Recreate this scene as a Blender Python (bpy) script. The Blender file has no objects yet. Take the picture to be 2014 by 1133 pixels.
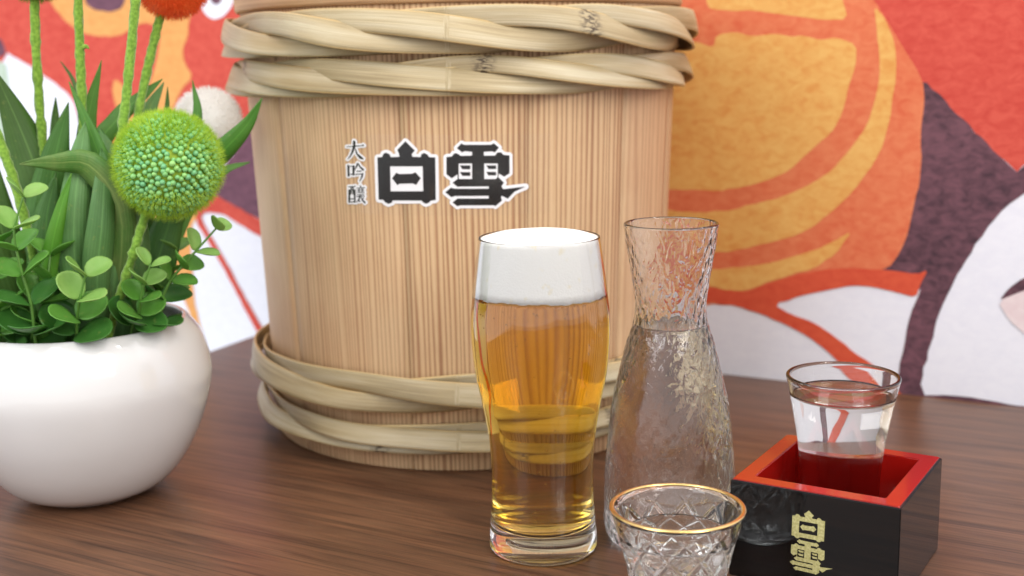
import bpy, bmesh, math, random
import numpy as np
from mathutils import Vector, Matrix

S = bpy.context.scene
COL = S.collection

# ------------------------------------------------------------------ camera
cam_data = bpy.data.cameras.new('camera')
cam = bpy.data.objects.new('camera', cam_data)
COL.objects.link(cam)
cam_data.sensor_width = 36.0
cam_data.lens = 36.0 * 2394.0 / 2014.0
cam_data.clip_start = 0.01
cam_data.clip_end = 50.0
cam.matrix_world = (Matrix.Translation((0, 0, 0.26)) @ Matrix.Rotation(math.radians(90 - 10.703), 4, 'X')
                    @ Matrix.Rotation(-math.radians(1.036), 4, 'Z'))
cam_data.dof.use_dof = True
cam_data.dof.focus_distance = 0.615
cam_data.dof.aperture_fstop = 7.5
S.camera = cam

# ------------------------------------------------------------------ room light
world = bpy.data.worlds.new('World')
S.world = world
world.use_nodes = True
bg = world.node_tree.nodes['Background']
bg.inputs[0].default_value = (0.96, 0.975, 1.0, 1)
bg.inputs[1].default_value = 1.02

def area(name, loc, target, sx, sy, power, color):
    l = bpy.data.lights.new(name, 'AREA')
    l.shape = 'RECTANGLE'; l.size = sx; l.size_y = sy
    l.energy = power; l.color = color
    o = bpy.data.objects.new(name, l); COL.objects.link(o)
    o.location = loc
    o.rotation_euler = (Vector(target) - Vector(loc)).to_track_quat('-Z', 'Y').to_euler()
    return o
for cx_, cy_ in ((-0.55, -0.15), (0.75, -0.15), (-0.55, 0.55), (0.75, 0.55)):
    area('ceiling_light', (cx_, cy_, 1.7), (cx_ * 0.4, cy_ * 0.4 + 0.45, 0.1), 0.32, 0.09, 1.9, (1.0, 0.95, 0.90))
area('window_light', (-1.35, -0.55, 1.30), (-0.05, 0.8, 0.12), 0.9, 1.2, 14, (0.93, 0.96, 1.0))
area('hall_light', (0.95, -0.8, 1.25), (0.0, 0.8, 0.15), 0.75, 1.1, 16, (1.0, 0.95, 0.9))
random.seed(5)
for k in range(9):
    l = bpy.data.lights.new('string_bulb', 'POINT')
    l.energy = 0.8; l.shadow_soft_size = 0.009; l.color = (1.0, 0.78, 0.5)
    o = bpy.data.objects.new('string_bulb', l); COL.objects.link(o)
    o.location = (0.12 + 0.05 * (k % 3) + random.uniform(-.02, .02), -0.5 + 0.14 * k, 1.15 + 0.06 * (k % 2))

S.view_settings.view_transform = 'Standard'
S.view_settings.look = 'None'
S.view_settings.exposure = 0.14
S.view_settings.gamma = 1.0
S.render.engine = 'CYCLES'
c = S.cycles
c.use_denoising = True
c.max_bounces = 40; c.diffuse_bounces = 6; c.glossy_bounces = 6
c.transmission_bounces = 36; c.transparent_max_bounces = 12; c.volume_bounces = 0
c.caustics_refractive = True; c.caustics_reflective = False
c.blur_glossy = 0.6
c.sample_clamp_indirect = 6.0
c.sample_clamp_direct = 30.0

# ------------------------------------------------------------------ helpers
def lin(r, g, b):
    f = lambda v: (v / 255 / 12.92) if v / 255 <= 0.04045 else ((v / 255 + 0.055) / 1.055) ** 2.4
    return (f(r), f(g), f(b), 1)

def material(name, color=(0.5, 0.5, 0.5, 1), rough=0.5, **kw):
    m = bpy.data.materials.new(name); m.use_nodes = True
    b = m.node_tree.nodes['Principled BSDF']
    b.inputs['Base Color'].default_value = color
    b.inputs['Roughness'].default_value = rough
    for k, v in kw.items():
        b.inputs[k.replace('_', ' ')].default_value = v
    return m

class N:
    """small node-tree helper"""
    def __init__(self, m): self.t = m.node_tree; self.b = m.node_tree.nodes.get('Principled BSDF')
    def new(self, kind, **kw):
        n = self.t.nodes.new(kind)
        for k, v in kw.items():
            if k[0] == '_': setattr(n, k[1:], v)
            else: n.inputs[k.replace('_', ' ')].default_value = v
        return n
    def link(self, a, b): self.t.links.new(a, b); return self
    def coord(self, kind='Object', scale=(1, 1, 1), rot=(0, 0, 0)):
        tc = self.new('ShaderNodeTexCoord'); mp = self.new('ShaderNodeMapping')
        mp.inputs['Scale'].default_value = scale; mp.inputs['Rotation'].default_value = rot
        self.link(tc.outputs[kind], mp.inputs['Vector']); return mp.outputs[0]
    def noise(self, vec, scale, detail=3, rough=0.5, dist=0.0):
        n = self.new('ShaderNodeTexNoise'); n.inputs['Scale'].default_value = scale
        n.inputs['Detail'].default_value = detail; n.inputs['Roughness'].default_value = rough
        n.inputs['Distortion'].default_value = dist
        self.link(vec, n.inputs['Vector']); return n.outputs['Fac']
    def ramp(self, fac, stops, interp='LINEAR'):
        r = self.new('ShaderNodeValToRGB'); e = r.color_ramp.elements; r.color_ramp.interpolation = interp
        while len(e) < len(stops): e.new(0.5)
        for q, (p, col) in zip(e, stops): q.position = p; q.color = col
        self.link(fac, r.inputs['Fac']); return r.outputs['Color']
    def mix(self, fac, a, b, mode='MIX'):
        n = self.new('ShaderNodeMix'); n.data_type = 'RGBA'; n.blend_type = mode
        for s, v in ((n.inputs[0], fac), (n.inputs[6], a), (n.inputs[7], b)):
            if hasattr(v, 'is_output'): self.link(v, s)
            else: s.default_value = v
        return n.outputs[2]
    def math(self, op, a, b=0.0):
        n = self.new('ShaderNodeMath'); n.operation = op
        for s, v in ((n.inputs[0], a), (n.inputs[1], b)):
            if hasattr(v, 'is_output'): self.link(v, s)
            else: s.default_value = v
        return n.outputs[0]
    def bump(self, h, strength, dist):
        n = self.new('ShaderNodeBump'); n.inputs['Strength'].default_value = strength
        n.inputs['Distance'].default_value = dist
        self.link(h, n.inputs['Height']); return n.outputs['Normal']
    def set(self, key, sock): self.link(sock, self.b.inputs[key]); return self

def obj(name, verts, faces, mat, parent=None, smooth=True, uv=None):
    me = bpy.data.meshes.new(name)
    me.from_pydata([tuple(map(float, v)) for v in verts], [], [tuple(map(int, f)) for f in faces])
    if uv is not None:
        lay = me.uv_layers.new(name='UVMap')
        idx = np.zeros(len(me.loops), dtype=np.int32); me.loops.foreach_get('vertex_index', idx)
        lay.data.foreach_set('uv', np.asarray(uv, dtype=np.float32)[idx].ravel())
    if smooth: me.polygons.foreach_set('use_smooth', [True] * len(me.polygons))
    me.materials.append(mat)
    o = bpy.data.objects.new(name, me); COL.objects.link(o)
    if parent is not None: o.parent = parent
    return o

def bmobj(name, bm, mat, parent=None, smooth=False):
    me = bpy.data.meshes.new(name); bm.to_mesh(me); bm.free()
    if smooth: me.polygons.foreach_set('use_smooth', [True] * len(me.polygons))
    me.materials.append(mat)
    o = bpy.data.objects.new(name, me); COL.objects.link(o)
    if parent is not None: o.parent = parent
    return o

def empty(name, loc=(0, 0, 0), rz=0.0):
    o = bpy.data.objects.new(name, None); COL.objects.link(o)
    o.location = loc; o.rotation_euler = (0, 0, rz); o.empty_display_size = 0.02
    return o

def tag(o, label=None, cat=None, group=None, kind=None):
    if label: o['label'] = label
    if cat: o['category'] = cat
    if group: o['group'] = group
    if kind: o['kind'] = kind
    return o

def spline(pts, n):
    """Catmull-Rom through pts, n samples"""
    P = np.array(pts, float); k = len(P)
    Q = np.vstack([2 * P[0] - P[1], P, 2 * P[-1] - P[-2]])
    out = []
    for t in np.linspace(0, k - 1, n):
        i = min(int(t), k - 2); u = t - i
        p0, p1, p2, p3 = Q[i], Q[i + 1], Q[i + 2], Q[i + 3]
        out.append(0.5 * (2 * p1 + (p2 - p0) * u + (2 * p0 - 5 * p1 + 4 * p2 - p3) * u * u + (3 * p1 - p0 - 3 * p2 + p3) * u ** 3))
    return np.array(out)

def lathe(profile, n=96, disp=None):
    """revolve [(r,z)...]; ends with r=0 become poles. disp(i, k, r, z, a) -> r"""
    V, Fc, rings = [], [], []
    for i, (r, z) in enumerate(profile):
        if r < 1e-7: rings.append([len(V)]); V.append((0, 0, z))
        else:
            ring = []
            for k in range(n):
                a = 2 * math.pi * k / n
                rr = disp(i, k, r, z, a) if disp else r
                ring.append(len(V)); V.append((rr * math.cos(a), rr * math.sin(a), z))
            rings.append(ring)
    for A, B in zip(rings, rings[1:]):
        if len(A) == 1 and len(B) == 1: continue
        for k in range(n):
            k2 = (k + 1) % n
            if len(A) == 1: Fc.append((A[0], B[k2], B[k]))
            elif len(B) == 1: Fc.append((A[k], A[k2], B[0]))
            else: Fc.append((A[k], A[k2], B[k2], B[k]))
    return V, Fc

def tube(path, radii, n=8, cap=True):
    P = np.array(path, float); V, Fc = [], []
    up = np.array([0.13, 0.21, 0.97])
    for i, p in enumerate(P):
        t = P[min(i + 1, len(P) - 1)] - P[max(i - 1, 0)]; t /= np.linalg.norm(t)
        u = np.cross(t, up)
        if np.linalg.norm(u) < 1e-4: u = np.cross(t, (1, 0, 0))
        u /= np.linalg.norm(u); w = np.cross(t, u)
        r = radii[i] if hasattr(radii, '__len__') else radii
        for k in range(n):
            a = 2 * math.pi * k / n
            V.append(p + r * (math.cos(a) * u + math.sin(a) * w))
    for i in range(len(P) - 1):
        for k in range(n):
            k2 = (k + 1) % n
            Fc.append((i * n + k, i * n + k2, (i + 1) * n + k2, (i + 1) * n + k))
    if cap:
        Fc.append(tuple(range(n))[::-1]); Fc.append(tuple((len(P) - 1) * n + k for k in range(n)))
    return V, Fc

def rim(r_out, r_in, z, n=9):
    """rounded lip from the outer to the inner wall"""
    c, q = (r_out + r_in) / 2, (r_out - r_in) / 2
    return [(c + q * math.cos(t), z + q * math.sin(t)) for t in np.linspace(0.12, math.pi - 0.12, n)]

def fill(loops, slice_x=None):
    """flat outline (outer loop + holes) -> bmesh in the XY plane, optionally cut into strips of slice_x"""
    bm = bmesh.new()
    es = []
    for lp in loops:
        vs = [bm.verts.new((x, y, 0)) for x, y in lp]
        for a, b in zip(vs, vs[1:] + vs[:1]):
            es.append(bm.edges.new((a, b)))
    bmesh.ops.triangle_fill(bm, use_beauty=True, use_dissolve=False, edges=es)
    if slice_x:
        xs = [v.co.x for v in bm.verts]
        x = math.ceil(min(xs) / slice_x) * slice_x
        while x < max(xs):
            bmesh.ops.bisect_plane(bm, geom=bm.verts[:] + bm.edges[:] + bm.faces[:], plane_co=(x, 0, 0), plane_no=(1, 0, 0))
            x += slice_x
    bmesh.ops.recalc_face_normals(bm, faces=bm.faces[:])
    for f in bm.faces:
        if f.normal.z < 0: f.normal_flip()
    return bm

# ------------------------------------------------------------------ outlines in millimetres (wall plane / barrel arc and height / room)
MURAL = [('red',[(82,321),(98,298),(108,283),(120,260),(137,238),(146,239),(213,172),(218,178),(236,198),(334,256),(322,416),(59,445)]),('purple',[(133,253),(213,172),(218,177),(233,193),(306,230),(310,175),(247,173),(215,156),(192,127),(173,88),(160,44),(153,0),(177,3),(206,2),(228,0),(291,-3),(354,-3),(357,-32),(229,-17),(137,-11),(137,11),(141,38),(144,62),(152,84),(147,80),(138,84),(118,83),(108,115),(113,185)]),('orange',[(109,297),(119,282),(130,264),(146,239),(148,223),(146,201),(148,178),(144,148),(140,124),(135,110),(127,97),(109,93),(70,80),(29,60),(-14,57),(-82,51),(-154,64),(-225,100),(-255,163),(-264,245),(-250,337),(-218,394),(-104,409),(2,389),(62,355)]),('yellow',[(-24,312),(-20,296),(-11,294),(17,293),(40,289),(54,287),(71,284),(90,284),(85,300),(79,321),(23,338),(-18,333)]),('yellow',[(-29,270),(-15,265),(-13,275),(3,277),(16,273),(34,275),(48,272),(56,273),(70,269),(82,271),(97,265),(97,250),(92,234),(88,214),(81,200),(64,185),(49,170),(33,162),(10,155),(-10,151),(-28,152),(-49,151),(-86,153),(-114,173),(-123,223),(-105,256),(-60,269),(-42,265),(-36,270)]),('yellow',[(109,293),(117,284),(125,266),(127,247),(125,226),(122,201),(114,178),(99,156),(86,142),(66,124),(39,113),(11,105),(-11,101),(-48,97),(-96,105),(-114,130),(-77,135),(-54,134),(-24,133),(2,136),(27,144),(49,151),(68,161),(82,171),(95,187),(107,205),(112,223),(115,241),(114,259),(111,280)]),('yellow',[(99,125),(87,106),(70,93),(44,84),(15,71),(-1,70),(-14,73),(-48,72),(-86,87),(-48,84),(-9,87),(31,94),(60,104),(84,115)]),('vermilion',[(-96,72),(-59,71),(-15,72),(15,70),(44,83),(70,91),(92,95),(126,96),(148,94),(156,98),(151,87),(148,76),(134,79),(116,82),(100,82),(82,77),(61,71),(38,62),(52,55),(71,50),(88,40),(104,28),(116,22),(127,13),(139,1),(150,-9),(124,-12),(111,3),(90,21),(82,28),(67,38),(49,46),(29,53),(8,58),(-16,60),(-48,58),(-96,56)]),('purple',[(207,78),(213,88),(223,97),(251,108),(252,94),(223,87)]),('blush',[(206,78),(223,87),(245,97),(262,42),(242,40),(225,56),(215,64)]),('red',[(-1264,592),(-1385,71),(-894,193),(-840,278),(-816,267),(-790,255),(-766,243),(-746,231),(-735,217),(-727,151),(-677,119),(-599,170),(-541,204),(-489,205),(-367,175),(-351,491)]),('sage',[(-952,280),(-839,271),(-838,227),(-858,147),(-973,144)]),('violet',[(-896,296),(-846,293),(-839,283),(-838,274),(-849,271),(-900,273)]),('amber',[(-768,338),(-749,314),(-724,297),(-696,290),(-670,289),(-646,295),(-627,303),(-603,297),(-610,271),(-617,253),(-626,238),(-647,212),(-664,197),(-668,159),(-623,84),(-603,28),(-572,-45),(-569,-45),(-575,-20),(-584,17),(-582,93),(-564,110),(-576,161),(-603,198),(-585,231),(-564,247),(-575,261),(-576,275),(-567,288),(-566,300),(-552,329)]),('amber',[(-674,246),(-662,240),(-656,223),(-653,205),(-666,197),(-675,216),(-679,234)]),('violet',[(-708,339),(-708,324),(-695,317),(-672,314),(-654,318),(-646,336)]),('white',[(-549,332),(-549,317),(-542,307),(-532,302),(-519,305),(-507,315),(-503,330)]),('violet',[(-536,332),(-534,319),(-527,316),(-520,320),(-519,331)]),('violet',[(-475,210),(-492,202),(-510,177),(-532,156),(-553,130),(-489,105),(-372,77),(-365,211)]),('red',[(-553,132),(-534,124),(-489,106),(-373,67),(-374,47),(-489,88),(-523,103),(-535,109),(-559,110),(-567,104),(-548,77),(-521,37),(-497,0),(-476,-28),(-484,-33),(-504,-5),(-529,35),(-556,77),(-575,100),(-565,121)])]
STICKER_WHITE = [[(-29.6,213.5),(-28.2,213.2),(-22.2,207.1),(-22.0,205.8),(-22.5,204.7),(-23.0,204.1),(-21.7,204.0),(-21.5,204.6),(-20.5,205.5),(-18.7,206.3),(-17.7,206.4),(-15.2,205.3),(-14.1,204.2),(-14.0,203.8),(-11.2,203.7),(-10.4,203.4),(-9.7,202.7),(-9.5,201.9),(-9.8,178.6),(-9.9,175.8),(-10.2,175.0),(-11.5,174.0),(-14.2,173.6),(-15.1,172.5),(-18.0,171.6),(-18.9,171.7),(-20.0,172.3),(-20.1,172.6),(-20.7,172.7),(-21.5,173.7),(-28.9,173.6),(-37.7,173.6),(-37.7,173.3),(-38.6,172.5),(-42.0,171.4),(-44.9,172.6),(-46.0,173.9),(-48.3,174.0),(-49.1,174.2),(-50.0,175.2),(-50.2,176.9),(-49.8,200.5),(-49.6,202.5),(-48.4,203.6),(-45.8,203.9),(-45.5,205.0),(-44.6,205.8),(-42.2,206.6),(-40.8,206.5),(-38.8,205.6),(-37.8,204.6),(-37.7,204.1),(-35.9,204.1),(-36.6,206.2),(-36.3,207.5),(-30.4,213.2)],[(24.0,211.5),(25.2,211.2),(28.8,207.7),(29.1,206.9),(28.8,205.7),(29.4,205.6),(30.6,204.2),(34.4,203.7),(35.5,202.5),(35.4,190.9),(35.1,190.1),(34.1,189.2),(33.8,189.2),(33.5,188.8),(33.3,188.8),(31.4,187.5),(30.6,187.3),(31.4,186.4),(31.7,185.6),(31.5,184.4),(30.9,183.6),(43.6,184.4),(44.4,184.1),(45.2,183.4),(45.4,182.1),(45.1,181.3),(44.4,180.7),(37.4,178.1),(33.1,173.8),(31.7,173.6),(30.2,174.3),(30.1,173.5),(25.1,169.5),(24.0,169.4),(22.8,170.0),(14.2,170.2),(3.2,170.5),(1.6,169.9),(0.4,170.0),(-3.3,173.2),(-3.6,174.5),(-3.3,175.3),(-2.8,175.7),(-3.8,176.1),(-7.5,179.4),(-7.7,180.3),(-7.4,181.6),(-4.8,183.9),(-4.5,183.9),(-3.9,184.5),(-3.7,184.5),(-3.1,185.1),(-2.7,185.1),(-3.2,186.2),(-2.9,187.5),(-4.2,188.6),(-4.5,188.6),(-4.7,189.0),(-5.0,189.0),(-5.3,189.4),(-5.5,189.5),(-6.7,190.8),(-6.5,202.0),(-6.2,202.8),(-5.5,203.5),(-4.3,203.8),(-2.3,203.9),(-1.9,204.7),(-1.2,205.4),(0.4,205.8),(-0.1,207.0),(0.2,208.2),(4.0,211.6),(5.7,211.6),(6.5,210.9),(22.1,210.5),(23.2,211.3)],[(-61.9,199.5),(-61.0,199.5),(-59.9,199.1),(-58.3,196.8),(-58.0,196.8),(-57.6,196.2),(-56.5,195.7),(-55.7,194.6),(-56.0,193.5),(-56.8,193.0),(-56.4,192.0),(-56.5,191.2),(-57.2,188.9),(-58.8,187.2),(-59.2,186.5),(-59.8,186.0),(-59.8,185.8),(-59.4,185.8),(-58.9,185.4),(-58.5,184.4),(-57.1,184.9),(-56.6,184.7),(-55.9,183.8),(-55.8,182.8),(-56.5,182.1),(-56.5,181.2),(-56.1,180.6),(-56.1,179.9),(-56.6,179.4),(-56.6,178.8),(-56.2,178.3),(-56.2,177.4),(-57.2,175.8),(-55.8,174.7),(-55.7,173.7),(-55.8,173.3),(-57.4,172.1),(-58.5,172.3),(-59.7,173.5),(-61.3,173.0),(-62.4,173.1),(-63.3,172.5),(-65.7,172.4),(-66.1,172.7),(-68.1,172.4),(-69.8,172.4),(-70.1,172.4),(-70.7,173.2),(-70.1,184.1),(-69.6,184.5),(-68.4,184.9),(-65.9,184.9),(-63.5,185.4),(-62.4,184.7),(-62.3,184.2),(-62.0,184.2),(-61.8,185.2),(-61.3,185.6),(-60.8,185.6),(-61.1,185.9),(-61.6,185.9),(-62.2,186.7),(-62.1,187.4),(-60.7,190.0),(-62.8,189.8),(-64.1,189.4),(-65.7,189.4),(-66.5,189.7),(-66.7,189.2),(-67.2,188.8),(-69.8,188.7),(-70.4,189.5),(-70.2,195.6),(-70.5,196.0),(-70.5,196.7),(-69.8,197.5),(-68.1,198.1),(-67.0,198.0),(-66.7,197.6),(-65.2,197.6),(-64.4,197.9),(-63.3,197.8),(-62.9,198.9)],[(-63.7,213.2),(-62.3,213.1),(-61.1,212.0),(-61.0,210.1),(-58.2,210.3),(-57.6,210.7),(-56.5,210.8),(-55.3,210.0),(-54.9,209.2),(-55.1,208.4),(-55.9,207.7),(-61.0,207.4),(-60.1,204.8),(-55.9,201.7),(-55.8,200.9),(-56.3,199.9),(-57.0,199.4),(-57.9,199.2),(-60.6,200.0),(-61.7,201.1),(-61.7,201.4),(-63.2,203.0),(-63.3,203.7),(-63.6,203.7),(-65.0,201.6),(-68.0,199.2),(-69.5,199.2),(-70.3,200.1),(-70.1,200.9),(-68.5,202.3),(-67.4,203.9),(-67.4,204.3),(-66.5,205.5),(-66.1,207.0),(-69.7,207.0),(-70.3,207.8),(-70.1,208.9),(-69.1,209.5),(-65.3,209.6),(-65.2,211.7),(-64.9,212.5)]]
HAKU = [[(-47.7,201.9),(-44.5,202.1),(-43.7,204.1),(-41.9,204.8),(-39.7,203.8),(-39.0,202.1),(-33.4,202.3),(-33.7,204.2),(-34.6,206.5),(-29.4,211.7),(-23.8,206.1),(-25.8,203.8),(-25.4,202.3),(-20.2,202.1),(-19.8,203.8),(-18.1,204.6),(-16.1,203.6),(-15.1,202.0),(-11.4,201.8),(-11.9,175.9),(-15.3,175.4),(-16.0,174.3),(-18.1,173.6),(-19.8,174.5),(-20.6,175.6),(-38.8,175.6),(-39.6,174.2),(-41.8,173.4),(-43.9,174.4),(-45.0,175.8),(-48.1,176.0)],[(-39.7,196.5),(-19.2,196.5),(-19.4,181.3),(-40.0,181.2)],[(-38.7,189.2),(-35.9,192.6),(-33.8,191.8),(-26.1,192.0),(-23.8,192.9),(-20.7,189.3),(-23.6,185.2),(-26.0,186.1),(-34.2,185.9),(-35.5,185.0)]]
YUKI = [[(1.8,207.2),(4.6,210.0),(6.0,209.1),(22.4,208.7),(24.1,209.6),(27.1,206.9),(24.7,204.1),(23.0,204.8),(17.9,204.6),(17.9,202.3),(24.7,202.1),(26.1,203.9),(28.4,204.0),(29.8,202.4),(33.6,201.9),(33.4,191.1),(30.1,189.1),(26.8,191.2),(26.4,189.0),(29.8,185.5),(28.2,183.3),(29.4,181.5),(43.4,182.5),(36.3,179.7),(32.0,175.5),(28.6,177.5),(27.8,176.9),(28.3,174.5),(24.3,171.3),(23.1,171.9),(3.0,172.4),(1.2,171.8),(-1.7,174.3),(1.4,176.6),(20.3,176.1),(20.4,177.8),(-0.3,178.2),(-2.3,177.5),(-5.9,180.5),(-2.5,183.3),(-0.1,182.6),(20.5,182.1),(20.5,183.6),(3.3,183.9),(1.6,183.7),(-1.4,186.3),(1.8,188.6),(1.8,191.4),(-1.8,189.0),(-4.9,191.5),(-4.6,201.9),(-1.3,202.2),(-0.2,203.8),(1.1,204.2),(2.8,203.5),(3.8,202.5),(10.8,202.5),(10.9,204.8),(6.5,205.3),(4.8,204.6)],[(2.6,197.9),(10.7,197.8),(10.5,188.3),(2.4,188.5)],[(18.0,197.6),(26.3,197.3),(26.1,189.3),(25.0,187.9),(17.8,188.1)],[(3.4,196.7),(9.6,196.6),(9.5,194.3),(4.7,194.4)],[(3.3,192.7),(9.5,192.5),(9.4,190.2),(4.6,190.4)],[(19.3,196.3),(25.2,196.1),(25.2,194.0),(20.5,194.1)],[(19.2,192.4),(25.1,192.2),(25.1,190.1),(20.4,190.2)]]
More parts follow.
